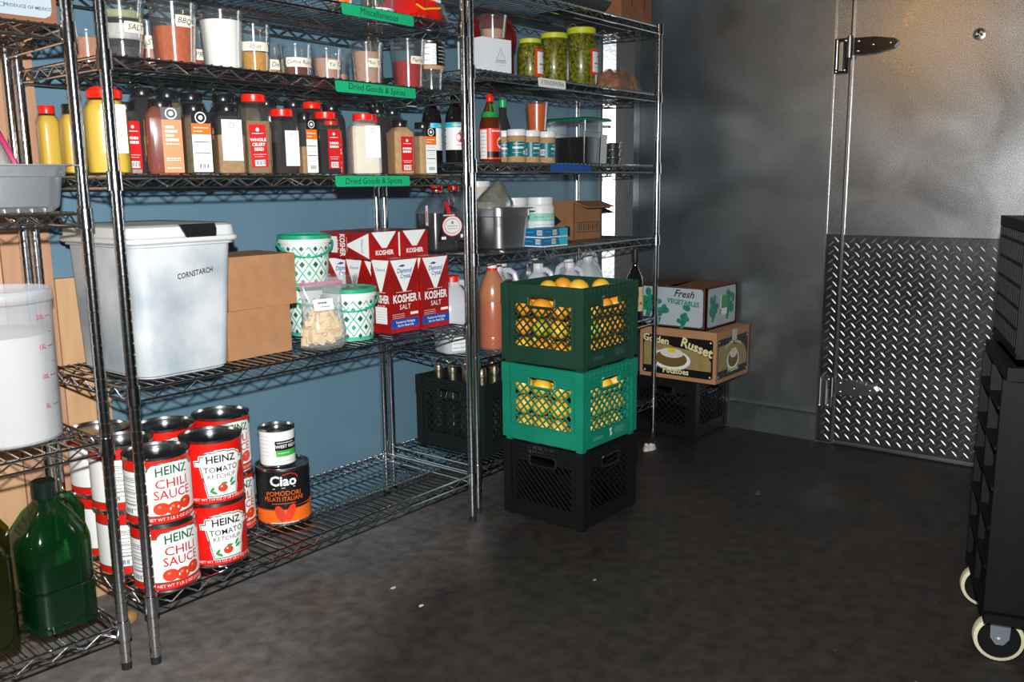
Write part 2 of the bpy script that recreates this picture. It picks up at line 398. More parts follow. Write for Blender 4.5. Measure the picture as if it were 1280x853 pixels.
def hinge(zc, name_lbl, m):
    b = MB(); P = [(ye-.012, -.034), (ye-.012, .032), (ye-.09, .030), (ye-.165, .016), (ye-.178, .0), (ye-.165, -.017), (ye-.09, -.032)]
    x1, x0 = -.026, -.046
    f = b.pts([(x0, y, zc+z) for y, z in P]); k = b.pts([(x1, y, zc+z) for y, z in P])
    b.face(f, m); n = len(P)
    for i in range(n): b.face((f[i], k[i], k[(i+1) % n], f[(i+1) % n]), m)
    st = b.build('hinge_strap', door, smooth=False); st['label'] = name_lbl
    for y, z in ((ye-.028, .018), (ye-.028, -.02), (ye-.085, 0), (ye-.15, 0)):
        s = MB(); s.ball((0, 0, 0), (.004, .006, .006), tin, 8, 6); s.build('screw', st, loc=(x0, y, zc+z))
    b = MB(); b.lathe([(0, -.042), (.012, -.042), (.012, .042), (0, .042)], chrome_dull, 14); b.build('hinge_barrel', door, loc=(-.05, ye+.004, zc-.002))
    b = MB(); b.box(-.04, ye+.016, zc-.1, -.021, ye+.068, zc+.036, m); b.box(-.052, ye+.03, zc-.092, -.04, ye+.045, zc+.02, chrome_dull)
    b.tube([(-.046, ye+.056, zc-.085), (-.046, ye+.056, zc+.03)], .005, chrome_dull, 8)
    b.box(-.044, ye+.002, zc-.014, -.026, ye+.03, zc+.022, m)
    fl = b.build('hinge_flange', jamb, smooth=False)
    for y, z in ((ye+.025, -.088), (ye+.06, -.092), (ye+.025, .026), (ye+.06, .026)):
        s = MB(); s.ball((0, 0, 0), (.004, .006, .006), tin, 8, 6); s.build('bolt', fl, loc=(-.041, y, zc+z))
hinge(1.655, 'dark metal strap hinge at the top of the door', mat('hinge_dark', (.03, .03, .032), .22, .9))
hinge(.262, 'polished strap hinge low on the tread plate', chrome_dull)
b = MB(); b.lathe([(0, 0), (.021, 0), (.022, .006), (.014, .008), (.012, .004), (0, .004)], chrome_dull, 20)
for i in range(3): a = i*2.1; b.tube([(.016*math.cos(a), .016*math.sin(a), .009), (.005*math.cos(a+1), .005*math.sin(a+1), .011)], .003, black_lid, 6)
o = b.build('release_knob', door, loc=(-.022, -1.115, 1.655)); o.rotation_euler = (0, -PI/2, 0); o['label'] = 'small round chrome release knob'

# wooden boards leaning on the blue wall
wood = mat('raw_timber', '#c39a7c', .65, noise=(2.2, .35), col2='#a87858', tex='wood')
wood2 = mat('raw_timber_pale', '#cda77e', .65, noise=(2.6, .35), col2='#b58a62', tex='wood')
bt = 'bare timber boards propped against the wall'
for x0, x1, z1, y0, m, l in ((-.62, -.30, 1.62, .457, wood, 'wide raw timber board behind the left rack, farthest left'),
                        (-.296, -.072, 1.66, .456, wood2, 'raw timber board with a knot behind the left rack, second from the left'),
                        (-.068, .052, 1.60, .457, wood, 'narrow tall reddish timber board just behind the left posts'),
                        (.056, .175, .895, .458, wood2, 'short pale timber board behind the cornstarch bin')):
    b = MB(); b.box(0, 0, 0, x1-x0, .026, z1, m); o = b.build('timber_board', loc=(x0, y0, 0), smooth=False); tag(o, l, 'board', bt)

# ------------------------------------------------------------------ wire shelving
def post_mesh(h):
    b = MB(); r = .0127; prof = [(0, .0, black_rubber), (.012, .0, black_rubber), (.0125, .018, black_rubber), (.0127, .019)]
    z = .045
    while z < h-.02:
        prof += [(r, z-.0022), (r-.0014, z-.0012), (r-.0014, z+.0012), (r, z+.0022)]; z += .0254
    prof += [(r, h-.006), (.009, h), (0, h)]
    b.lathe(prof, chrome, 16); return b
def collar(b, x, y, zc):
    b.lathe([(.0128, zc-.021), (.0172, zc-.021), (.0162, zc+.021), (.0128, zc+.021)], chrome, 14, cx=x, cy=y)
def shelf_rim(Wd, D):
    b = MB(); r = .0031; zt, zb = .0098, -.0165
    e = .016
    for z, rr in ((zt, .0034), (zb, .003)):
        for a, c in (((e, 0), (Wd-e, 0)), ((e, D), (Wd-e, D)), ((0, e), (0, D-e)), ((Wd, e), (Wd, D-e))): b.tube([(*a, z), (*c, z)], rr, chrome, 6)
    def zig(p, q, step):
        p, q = Vector(p), Vector(q); L = (q-p).length; n = max(2, int(round(L/step))); P = []
        for i in range(n+1): c = p+(q-p)*i/n; P.append((c.x, c.y, zb+.002 if i % 2 else zt-.002))
        b.tube(P, .0024, chrome, 5)
    zig((e, 0), (Wd-e, 0), .0365); zig((e, D), (Wd-e, D), .0365); zig((0, e), (0, D-e), .035); zig((Wd, e), (Wd, D-e), .035)
    return b
def shelf_deck(Wd, D):
    b = MB(); n = int(round((Wd-.05)/.0262))
    for i in range(n+1):
        x = .025+(Wd-.05)*i/n; b.tube([(x, -.001, .0138), (x, D+.001, .0138)], .0020, chrome, 5)
    for f in (.33, .67):
        b.tube([(0, D*f, .0088), (Wd, D*f, .0088)], .0028, chrome, 5)
    b.tube([(0, D*.5, -.016), (Wd, D*.5, -.016)], .0028, chrome, 5)
    P = [(Wd*i/22, D*.5, -.014 if i % 2 else .008) for i in range(23)]; b.tube(P, .0022, chrome, 5)
    return b
def shelving(label, loc, rz, Wd, D, h, zs):
    t = thing('wire_shelving_unit', label, 'shelving', loc, rz, 'chrome wire shelving units')
    pm = None
    for x in (0, Wd):
        for y in (0, D):
            if pm is None: o = post_mesh(h).build('post', t); pm = o
            else: o = pm.copy(); COL.objects.link(o); o.parent = t
            o.location = (x, y, 0)
    first = None
    for z in zs:
        if first is None:
            s = shelf_rim(Wd, D).build('shelf', t); d = shelf_deck(Wd, D).build('wire_deck', s)
            cb = MB(); collar(cb, 0, 0, 0); c0 = cb.build('collar', s); kids = [d]
            for x, y in ((Wd, 0), (0, D), (Wd, D)): c = c0.copy(); COL.objects.link(c); c.parent = s; c.location = (x, y, 0); kids.append(c)
            kids.append(c0); first = (s, kids)
        else:
            s = first[0].copy(); COL.objects.link(s); s.parent = t
            for k in first[1]: c = k.copy(); COL.objects.link(c); c.parent = s
        s.location = (0, 0, z)
    return t
WA, D, BLX, WB, GY = 1.156, .42, 1.226, 1.206, .035
ZA = [1.598, 1.397, 1.142, .660, .152]; SA = [z+.0162 for z in ZA]
ZB = [1.757, 1.481, 1.186, .880, .530, .155]; SB = [z+.0162 for z in ZB]
ZC = [1.450, 1.062, .548, .100]; SC = [z+.0162 for z in ZC]
unitA = shelving('long chrome wire shelving unit in the middle holding spices, cornstarch and cans', (0, 0, 0), 0, WA, D, 1.98, ZA)
unitB = shelving('chrome wire shelving unit by the metal wall, with pickle jars on it', (BLX, GY, 0), 0, WB, D, 1.775, ZB)
CRZ = math.radians(-3.5); CW = .58
cR = Vector((-.056, .033, 0))      # front right post of the left rack
cO = cR - Vector((math.cos(CRZ), math.sin(CRZ), 0))*CW
unitC = shelving('chrome wire rack cut off by the left edge, holding the flour tub and oil bottles', cO, CRZ, CW, .37, 1.98, ZC)
def cpt(x, y):   # x measured left of the rack's front right post, y into the rack
    return Vector((cR.x-x*math.cos(CRZ)-y*math.sin(CRZ), cR.y-x*math.sin(CRZ)+y*math.cos(CRZ), 0))

def tape(unit, x0, x1, z, m, txt, y=-.0045, inkm=ink, size=.017, shear=.1, rot=0, hgt=.029, lbl=None):
    b = MB(); S = Flat(((x0+x1)/2, y, z), (1, 0, 0), (0, 0, 1)); L = (x1-x0)/2; e = .004
    P = [(-L, -hgt*.4), (-L+e, -hgt*.52), (L-e, -hgt*.5), (L, -hgt*.35), (L-e*.4, hgt*.45), (L-2*e, hgt*.5), (-L+e, hgt*.5), (-L-e*.6, hgt*.42)]
    f = b.pts([S(u, v, 0) for u, v in P]); k = b.pts([S(u, v, .0006) for u, v in P]); n = len(P)
    b.face(k, m); b.face(f[::-1], m)
    for i in range(n): b.face((f[i], f[(i+1) % n], k[(i+1) % n], k[i]), m)
    if txt: p_text(b, S, txt, 0, 0, size, inkm, .0009, shear=shear, rot=rot)
    o = b.build('tape_label', unit, smooth=False)
    o['label'] = lbl or 'green tape reading '+txt
    return o
tape(unitA, .618, .90, ZA[2]-.003, green_tape, 'Dried Goods & Spices', size=.024, rot=.01)
tape(unitA, .632, .935, ZA[1]-.006, green_tape, 'Dried Goods & Spices', size=.024, rot=-.02)
tape(unitA, .665, .935, ZA[0]-.004, green_tape, 'Miscellaneous', size=.026, rot=-.02)
tape(unitB, .485-.06, .77-.08, ZB[2]-.002, blue_tape, '', lbl='blank blue tape')
tape(unitB, .355, .52, ZB[1]-.002, white_paper, 'XTENDEWERA', size=.021, hgt=.03, lbl='white tape with black hand lettering')

# ------------------------------------------------------------------ builders for stored goods
def rad(a): return math.radians(a)
def can_body(t, r, h, side, lid=tin_dark):
    b = MB(); b.lathe([(0, .004, tin), (r-.006, .004, tin), (r-.004, .0, tin), (r, .001, tin), (r, .005, tin), (r-.0022, .0075, side), (r-.0022, h-.0085, tin), (r, h-.006, tin), (r, h, tin), (r-.003, h, tin), (r-.004, h-.007, tin)], side, 36)
    b.build('can_body', t)
    l = MB(); l.lathe([(r-.004, h-.007), (r-.012, h-.0085), (r-.02, h-.0075), (r-.03, h-.0085), (r*.45, h-.008), (r*.4, h-.0075), (0, h-.0075)], lid, 36); l.build('can_lid', t)
def print_chili(t, r, h):
    b = MB(); S = Round(r-.0022, h/2); L = PI*r*.995
    p_rect(b, S, -L, -h*.5+.026, L, h*.5-.034, P_WHITE, .0003)
    p_rect(b, S, -L, h*.5-.034, L, h*.5-.0315, P_GREEN, .0004); p_rect(b, S, -L, -h*.5+.0245, L, -h*.5+.027, P_GREEN, .0004)
    # arched plaque with the green outline
    def plaque(g, m, hh): p_rows(b, S, [(h*.5-.046, -.070-g, .070+g), (h*.5-.034+g, -.068-g, .068+g), (h*.5-.0335+g, -.056-g, .056+g), (h*.5-.026+g, -.053-g, .053+g), (h*.5-.0195+g, -.046, .046), (h*.5-.0165+g, -.028, .028), (h*.5-.0155+g, -.008, .008)], m, hh)
    plaque(.0024, P_GREEN, .0005); plaque(0, P_WHITE, .0007)
    p_text(b, S, 'HEINZ', 0, h*.5-.0335, .030, P_GREEN, .0011, bold=.02, sx=.92, arc=2.4)
    p_text(b, S, 'CHILI', 0, .018, .031, P_RED, .0010, bold=.008, sx=1.1); p_text(b, S, 'SAUCE', 0, -.0085, .031, P_RED, .0010, bold=.008, sx=.98)
    for u, v, a in ((-.03, -.041, .019), (.0, -.0435, .020), (.031, -.037, .0185)): p_ell(b, S, u, v, a, .0155, P_TOMATO, .0008+abs(u)*.004, 16)
    for u, v in ((-.034, -.036), (-.004, -.038), (.027, -.032)): p_ell(b, S, u, v, .004, .003, mat('print_tomato_light', '#e58a66', .4), .0012, 8)
    p_text(b, S, 'NET WT 7 LB 2 OZ (3.23kg)', 0, -h*.5+.0165, .0105, P_WHITE, .0006)
    for k in range(9): p_scrib(b, S, -.128, -.09, .035-.0095*k, P_BLACK, .0006, wd=.0016)
    for v in (.03, .0, -.03): p_rect(b, S, -.13, v, -.088, v+.0014, P_BLACK, .0007)
    p_bar(b, S, -.115, -.046, .03, .016); p_ell(b, S, -.078, -.012, .008, .008, P_RED, .0008, 12)
    b.build('label', t)
def print_ketchup(t, r, h):
    b = MB(); S = Round(r-.0022, h/2)
    def key(g, m, hh):
        p_rows(b, S, [(-.060-g, -.036-g*.6, .036+g*.6), (.018, -.052-g, .052+g), (.0181, -.064-g, .064+g), (.031+g, -.066-g, .066+g), (.0311+g, -.054-g, .054+g), (.043+g, -.052-g, .052+g), (.052+g, -.036, .036), (.056+g, -.012, .012)], m, hh)
    key(.003, P_WHITE, .0003); key(.0008, P_GREEN, .0005); key(-.0016, P_WHITE, .0007)
    p_text(b, S, 'HEINZ', 0, .036, .026, P_BLACK, .0012, bold=.02, arc=1.6)
    p_text(b, S, 'TOMATO', 0, .009, .0205, P_BLACK, .0012, bold=.008, rot=.02); p_text(b, S, 'KETCHUP', 0, -.009, .0165, P_BLACK, .0012)
    p_ell(b, S, .0, -.040, .0125, .0105, P_TOMATO, .0010); p_ell(b, S, -.003, -.036, .003, .002, P_WHITE, .0013, 8)
    for u, v, ro in ((-.026, -.042, .9), (-.022, -.05, -.5), (.024, -.024, 1.0), (.027, -.034, .4), (.004, -.0285, 0)): p_ell(b, S, u, v, .0085, .0036, P_LEAF, .0010, 10, ro)
    p_text(b, S, 'NET WT 114 OZ (7 LB 2 OZ) 3.23kg', 0, -h*.5+.0165, .0098, P_WHITE, .0006)
    p_rect(b, S, -.135, -.062, -.118, .02, P_WHITE, .0004)
    for k in range(7): p_scrib(b, S, -.133, -.12, .01-.01*k, P_BLACK, .0007, wd=.0012)
    b.build('label', t)
CR, CH = .0785, .168
cans = []
def big_can(kind, loc, rz, label):
    t = thing('food_can', label, 'can', loc, rz, 'large red food cans on the bottom shelf')
    for c in cans:
        if c[0] == kind:
            for ch in c[1].children: o = ch.copy(); COL.objects.link(o); o.parent = t
            return t
    can_body(t, CR, CH, P_HEINZ)
    (print_chili if kind == 'chili' else print_ketchup)(t, CR, CH)
    cans.append((kind, t)); return t
z0 = SA[4]
stacks = [('chili', (.077, .056), (0, -4), 'chili sauce can in the front stack behind the post'),
          ('ketchup', (.237, .082), (-12, -15), 'tomato ketchup can in the stack right of the front chili sauce cans'),
          ('chili', (.383, .250), (-2, -2), 'chili sauce can in the back right stack nearest the blue wall'),
          ('ketchup', (.225, .268), (-8, -8), 'tomato ketchup can in the middle back stack'),
          ('chili', (.073, .216), (44, 40), 'turned chili sauce can in the stack just behind the front chili stack'),
          ('chili', (.096, .374), (56, 48), 'turned chili sauce can in the leftmost back stack by the timber')]
for kind, (x, y), (a0, a1), l in stacks:
    big_can(kind, (x, y-.0, z0), rad(a0), 'lower '+l)
    ox, oy = ((-.003, -.006) if kind == 'ketchup' and y < .1 else (-.004, .0))
    big_can(kind, (x+ox, y+oy, z0+CH), rad(a1), 'upper '+l)
# plum tomato can and the small beans can on it
t = thing('tomato_can', 'black and orange Italian plum tomato can under the small white can', 'can', (.524, .178, z0), rad(-36))
can_body(t, .0785, CH, P_BLACK)
b = MB(); S = Round(.0785-.0022, CH/2); L = PI*.0785*.99
p_rect(b, S, -L, -CH*.5+.008, L, -CH*.5+.046, P_ORANGE, .0003)
p_rows(b, S, [(-.045, -.12, .12), (-.036, -.075, .12), (-.028, .02, .12), (-.022, .075, .118)], P_ORANGE, .0004)
p_text(b, S, 'Ciao', 0, .048, .040, P_WHITE, .0010, bold=.03)
p_line(b, S, [(-.03, .026), (.0, .0285), (.034, .030)], .0016, P_WHITE, .0008)
p_line(b, S, [(-.002, .066), (.02, .071), (.036, .066), (.043, .054)], .0028, P_RED, .0008)
p_text(b, S, 'POMODORI', 0, .012, .020, P_ORANGE, .0009, sx=.95, arc=1.2); p_text(b, S, 'PELATI ITALIANI', 0, -.005, .0185, P_ORANGE, .0009, sx=.86)
p_scrib(b, S, -.035, .035, -.018, P_ORANGE, .0007, wd=.0018)
p_ell(b, S, -.012, -.048, .013, .026, P_TOMATO, .0009, 16, .35); p_ell(b, S, .017, -.046, .012, .027, mat('print_tomato2', '#e2381a', .4), .0012, 16, -.4)
p_scrib(b, S, -.04, .04, -.076, P_WHITE, .0007, wd=.003)
b.build('label', t)
t = thing('bean_can', 'small white labelled can with a black and green band on the plum tomato can', 'can', (.510, .176, z0+CH), rad(-30))
can_body(t, .052, .112, P_WHITE)
b = MB(); S = Round(.052-.0022, .056)
p_rect(b, S, -.012, -.006, .075, .022, P_BLACK, .0003); p_rect(b, S, -.010, -.024, .075, -.006, mat('print_lime', '#3fae45', .45), .0003)
p_scrib(b, S, -.006, .045, .016, P_WHITE, .0006, wd=.0025); p_text(b, S, 'SWEET RED PE', .025, .005, .0125, P_WHITE, .0007, bold=.02)
p_scrib(b, S, -.004, .03, -.014, P_WHITE, .0006, wd=.002); p_scrib(b, S, .0, .04, -.038, P_GREY, .0006)
for k in range(6): p_scrib(b, S, -.07, -.03, .035-.011*k, P_GREY, .0006)
b.build('label', t)

# ---- spice bottles
def fillmat(name, c, c2=None, sc_=120): return mat('fill_'+name, c, .85, noise=(sc_, .25), col2=c2)
def lab_red(b, S, wd, ht, v=0, title=('GROUND', 'SPICE'), tilt=0):
    p_rect(b, S, -wd/2, v-ht/2, wd/2, v+ht/2, P_RED, .0005)
    p_ell(b, S, 0, v+ht*.38, wd*.11, wd*.11, P_WHITE, .0008, 10); p_rect(b, S, -wd*.34, v+ht*.285, wd*.34, v+ht*.30, P_WHITE, .0008)
    for i, s in enumerate(title or ()): p_text(b, S, s, 0, v+ht*(.14-.11*i), ht*.10, P_WHITE, .0008, bold=.03, sx=min(1.1, wd*.85/(ht*.10*.62*max(len(s), 4))))
    if not title:
        for q in (.15, .06): p_scrib(b, S, -wd*.36, wd*.36, v+ht*q, P_WHITE, .0008, wd=.006)
    p_scrib(b, S, -wd*.38, wd*.38, v-ht*.2, P_WHITE, .0008, wd=.0012); p_scrib(b, S, -wd*.3, wd*.3, v-ht*.25, P_WHITE, .0008, wd=.0012)
    p_bar(b, S, 0, v-ht*.40, wd*.62, ht*.14)
def lab_ow(b, S, wd, ht, v=0, allorange=False):
    t0 = v+ht/2
    p_rect(b, S, -wd/2, v-ht/2, wd/2, t0, P_ORANGE if allorange else P_WHITE, .0005)
    p_rect(b, S, -wd/2, t0-ht*.19, wd/2, t0, P_BLACK, .0007)
    p_ell(b, S, 0, t0-ht*.095, wd*.3, wd*.3, P_WHITE, .0009, 14); p_ell(b, S, 0, t0-ht*.095, wd*.24, wd*.24, P_BLACK, .0011, 14); p_ell(b, S, 0, t0-ht*.095, wd*.12, wd*.12, P_WHITE, .0013, 10)
    if allorange:
        for k in range(4): p_scrib(b, S, -wd*.34, wd*(.3 if k % 2 else .1), v+ht*(.20-.065*k), P_WHITE, .0009, wd=.0055)
        for q in (-.06, -.28, -.31, -.43): p_scrib(b, S, -wd*.36, wd*.36, v+ht*q, P_WHITE, .0008, wd=.0016)
    else:
        p_rect(b, S, -wd/2, t0-ht*.375, wd/2, t0-ht*.19, P_ORANGE, .0007); p_scrib(b, S, -wd*.4, wd*.36, t0-ht*.26, P_WHITE, .0009, wd=.0022); p_scrib(b, S, -wd*.4, wd*.05, t0-ht*.32, P_WHITE, .0009, wd=.002)
        for q in (.0, -.18): p_rect(b, S, -wd*.42, v+ht*q-.001, wd*.42, v+ht*q+.001, P_NAVY, .0008)
        for q in (.07, -.05, -.1, -.28): p_scrib(b, S, -wd*.42, wd*.36, v+ht*q, P_GREY, .0008, wd=.0011)
        p_bar(b, S, 0, v-ht*.40, wd*.6, ht*.10)
def lab_white(b, S, wd, ht, v=0):
    p_rect(b, S, -wd/2, v-ht/2, wd/2, v+ht/2, P_WHITE, .0005)
    p_ell(b, S, 0, v+ht*.36, wd*.15, wd*.15, P_GREY, .0007, 12); p_ell(b, S, 0, v+ht*.36, wd*.11, wd*.11, P_WHITE, .0009, 12)
    for q in (.2, .15, .08): p_scrib(b, S, -wd*.18, wd*.18, v+ht*q, P_GREY, .0008, wd=.0009)
    p_scrib(b, S, -wd*.4, wd*.4, v-ht*.44, P_GREY, .0008, wd=.0008)
def spice(label, x, y, side, h, rz, lid, lid_r, fill, frac, labels, z=SA[2], shell=None, depth=None, n=7):
    t = thing('spice_bottle', label, 'bottle', (x, y, z), rad(rz), 'spice bottles in a row on the middle shelf')
    a = side/2; dp = (depth or side)/side; lh = .017
    b = MB(); s = shell or clear
    b.lathe([(0, .0005), (a*.94, .0005), (a, .005), (a, h*.74), (a*.97, h*.79), (lid_r*.98, h*.88), (lid_r*.9, h*.9), (lid_r*.9, h-lh)], s, 32, n=n, sy=dp); b.build('bottle', t)
    b = MB(); fh = h*.9*frac
    pr = [(0, .003), (a*.92, .003), (a*.955, .007), (a*.955, min(fh, h*.73))]
    if fh > h*.78: pr += [(a*.92, h*.785), (lid_r*.9, min(fh, h*.87))]
    pr += [(0, pr[-1][1]+.002)]
    b.lathe(pr, fill, 32, n=n, sy=dp); b.build('contents', t)
    if lid:
        b = MB(); pr = []
        b.lathe([(0, h-lh-.002), (lid_r, h-lh-.002), (lid_r*1.02, h-lh), (lid_r*1.02, h-.002), (lid_r*.97, h), (0, h)], lid, 28); b.build('lid', t)
    for k, (kind, face, wd, ht, v, *ex) in enumerate(labels):
        b = MB(); off = a*dp if face in (0, 2) else a
        A = {0: ((0, -off, 0), (1, 0, 0)), 1: ((off, 0, 0), (0, 1, 0)), 3: ((-off, 0, 0), (0, -1, 0))}[face]
        du = ex[1] if len(ex) > 1 else 0; ro = ex[2] if len(ex) > 2 else 0
        U = Vector(A[1]); V = Vector((0, 0, 1)); N = U.cross(V)
        Ur = U*math.cos(ro)+V*math.sin(ro); Vr = V*math.cos(ro)-U*math.sin(ro)
        S = Flat(Vector(A[0])+Vector((0, 0, v))+U*du+N*.0006, Ur, Vr)
        if kind == 'red': lab_red(b, S, wd, ht, 0, ex[0] if ex else None)
        elif kind == 'ow': lab_ow(b, S, wd, ht)
        elif kind == 'orange': lab_ow(b, S, wd, ht, 0, True)
        elif kind == 'white': lab_white(b, S, wd, ht)
        elif kind == 'tape': p_rect(b, S, -wd/2, -ht/2, wd/2, ht/2, mat('yellow_tape', '#d8cf8a', .6), .0006)
        b.build('label', t, smooth=False)
    return t
f_must = mat('mustard', '#c9a536', .45); f_must2 = mat('mustard_glossy_bottle', '#cfae33', .35)
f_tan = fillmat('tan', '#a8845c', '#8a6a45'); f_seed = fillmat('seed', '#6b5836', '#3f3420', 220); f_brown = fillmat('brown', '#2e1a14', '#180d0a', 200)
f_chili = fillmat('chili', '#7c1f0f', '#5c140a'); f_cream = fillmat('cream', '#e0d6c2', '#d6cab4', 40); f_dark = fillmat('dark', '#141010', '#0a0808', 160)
f_celery = fillmat('celery', '#8d7350', '#6c5537', 240)
f_lt = fillmat('lighttan', '#b99465', '#a58156', 60)
spice('small mustard bottle with a red cap seen left of the racks\' posts', .020, .335, .05, .165, 0, red_lid, .018, f_must, .95, [], n=3)
spice('small mustard bottle with a black cap between the posts', .042, .262, .05, .165, 0, black_lid, .018, f_must, .95, [], n=3)
spice('tall mustard jar with a red cap, behind the large mustard jar', .105, .22, .078, .205, 0, red_lid, .03, f_must, .97, [], n=3)
spice('large mustard jar with a red cap and blank white label behind the front post', .040, .092, .094, .185, -28, red_lid, .037, f_must, .97, [('white', 0, .05, .105, .098, None, .016)], n=3)
spice('half empty clear spice bottle with a red label beside the large mustard jar', .124, .157, .046, .168, 0, black_lid, .018, fillmat('paleseed', '#a9a093', '#8a8175', 200), .62, [('red', 0, .036, .112, .068, None)])
spice('nearly empty chili powder bottle with an orange label and a yellow tape strip', .172, .088, .074, .172, -24, black_lid, .026, f_chili, .2, [('orange', 0, .044, .150, .078, None, .018), ('tape', 3, .022, .085, .085, None, 0, .09), ('tape', 3, .018, .06, .06, None, -.025, -.1)], shell=film_mat('dusty_red_plastic', (.9, .72, .68), .03, (.55, .2, .15), .2, .22))
spice('seed filled spice bottle with a black, orange and white label', .257, .084, .066, .168, -14, black_lid, .025, f_seed, .92, [('ow', 0, .046, .142, .076, None, .004)])
spice('clear spice bottle with tan spice and a plain white label', .348, .082, .070, .172, -18, black_lid, .027, f_tan, .62, [('white', 0, .050, .100, .083), ('red', 3, .02, .03, .1, None)])
spice('tall red capped bottle with a crooked red whole celery seed label', .441, .098, .068, .203, -14, red_lid, .030, f_celery, .74, [('red', 0, .045, .108, .072, ('WHOLE', 'CELERY', 'SEED'), -.006, .04), ('white', 1, .04, .1, .07)])
spice('red capped bottle of dark brown spice with a white label', .524, .092, .066, .170, -16, red_lid, .029, f_brown, .55, [('white', 0, .038, .092, .068, None, .012)])
spice('narrow spice bottle with a black, orange and white label next to the dark brown spice', .597, .090, .050, .165, -6, black_lid, .018, f_tan, .5, [('ow', 0, .034, .142, .076, None, .004)])
spice('red capped bottle of nearly black spice with a crinkled red and white label', .678, .10, .064, .172, -14, red_lid, .029, f_dark, .8, [('red', 0, .036, .108, .070, None, .008)])
spice('spice bottle with a red label squeezed behind the cream powder jug', .742, .152, .05, .160, 0, red_lid, .02, fillmat('orangetan', '#a85a2a', '#8a451f'), .9, [('red', 0, .036, .10, .056, None)])
spice('big jug of cream coloured powder with a red cap and a faint white label', .800, .078, .086, .172, -28, red_lid, .030, f_cream, .93, [('white', 0, .042, .09, .092, None, .016)], shell=film_mat('cream_tint_plastic', haze=.1))
spice('red capped bottle of brown spice half hidden behind the cream powder jug', .900, .165, .06, .175, 0, red_lid, .027, f_tan, .8, [('white', 0, .03, .08, .07)])
spice('light tan spice bottle with a red label, second from the right end', .955, .086, .070, .162, -18, black_lid, .022, f_lt, .97, [('red', 0, .040, .102, .062, None, .004)])
spice('last spice bottle on the right, light tan with a black, orange and white label', 1.052, .086, .062, .160, -10, black_lid, .024, f_lt, .85, [('ow', 0, .040, .138, .074, None, .008)])

behind = ['the chili powder bottle', 'the seed filled bottle', 'the plain white label', 'the tall celery seed bottle', 'the dark brown spice', 'the narrow orange and white label', 'the nearly black spice', 'the red label beside the cream jug', 'the cream powder jug', 'the tan bottle second from the right', 'the last bottle on the right']
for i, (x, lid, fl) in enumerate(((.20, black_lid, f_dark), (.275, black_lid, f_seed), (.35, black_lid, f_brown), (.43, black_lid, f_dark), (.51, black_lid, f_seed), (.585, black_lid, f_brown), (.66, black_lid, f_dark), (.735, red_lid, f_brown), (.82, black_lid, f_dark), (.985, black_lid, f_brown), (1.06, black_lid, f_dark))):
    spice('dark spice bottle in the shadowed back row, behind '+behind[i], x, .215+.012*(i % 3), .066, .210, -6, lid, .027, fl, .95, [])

# ---- deli containers of dry goods
def deli(label, x, y, z, rt_, rb, h, fill=None, frac=0, tag_=None, rz=0, name='deli_container', group='deli containers of dry goods', cat='container', shell=None, empty_ok=True):
    t = thing(name, label, cat, (x, y, z), rad(rz), group)
    b = MB(); b.lathe([(0, .001), (rb-.003, .001), (rb, .004), (rt_-.004, h-.009), (rt_-.001, h-.008), (rt_, h-.004), (rt_, h), (rt_-.0025, h), (rt_-.004, h-.006), (rb-.002, .006)], shell or clear, 32); b.build('cup', t)
    rr = lambda zz: rb+(rt_-.004-rb)*zz/h
    if fill:
        b = MB(); f = h*frac; b.lathe([(0, .003), (rb-.003, .003), (rr(f)-.0018, f), (rr(f)*.55, f+.004), (0, f+.006)], fill, 32); b.build('contents', t)
    if tag_:
        txt, wd, ht, v, th, tilt, size = tag_
        b = MB(); S = Round(rr, v, th)
        P = [(-ht*.5, -wd/2, wd/2), (-ht*.1, -wd/2-.002, wd/2+.001), (ht*.5, -wd/2, wd/2-.003)]
        p_rows(b, S, P, cream_tape, .0007)
        if txt: p_text(b, S, txt, 0, -.0, size, ink, .0013, shear=.25, rot=tilt)
        b.build('tape_label', t)
    return t
za = SA[1]
f_pink = fillmat('pink', '#c08468', '#a86c52'); f_salm = fillmat('salmon', '#b8592c', '#9a441f'); f_white = fillmat('whitepowder', '#e4e0da', '#dcd7cf', 30)
f_mus = fillmat('mustardpowder', '#c08a36', '#a8752a'); f_pap = fillmat('paprika', '#a31c06', '#861404'); f_cof = fillmat('coffeerub', '#6a2e1c', '#4f2013'); f_tp = fillmat('tanpink', '#b58d76', '#a27b64')
f_grn = fillmat('greenish', '#9a9a72', '#84845e')
deli('round tub of pinkish powder at the back left of the deli containers', .135, .335, za, .052, .042, .095, f_pink, .8)
o1 = 'stacked clear deli container at the left end of its shelf'
deli('bottom '+o1+', holding dark contents', .098, .10, za, .054, .047, .046, fillmat('greydark', '#4a4444', '#2e2a2a'), .55)
deli('middle '+o1+', taped SALT', .098, .10, za+.040, .056, .048, .050, fillmat('saltgrey', '#b8b4ac', '#a09c94'), .7, ('SALT', .05, .024, .028, rad(8), 0, .018))
deli('topmost '+o1+', pale green inside', .098, .10, za+.086, .0565, .049, .046, f_grn, .4)
deli('half hidden container of pinkish powder behind the stacked containers', .222, .205, za, .045, .038, .11, f_pink, .7, ('S', .03, .03, .06, rad(-28), 0, .02))
deli('large quart container of salmon pink rub with a BBQ tape', .218, .082, za, .0575, .047, .138, f_salm, .60, ('BBQ', .040, .026, .094, rad(-2), -.1, .018))
deli('container taped PAPR wedged behind the salmon pink rub and the white powder', .338, .192, za, .046, .038, .115, f_pap, .5, ('PAPR', .045, .026, .042, rad(-30), 0, .017))
deli('large quart container full of white powder', .348, .082, za, .0565, .046, .138, f_white, .83)
deli('container of mustard yellow powder with a wide tape around it', .449, .092, za, .045, .037, .120, f_mus, .42, ('ld-in', .075, .022, .064, rad(-32), 0, .016))
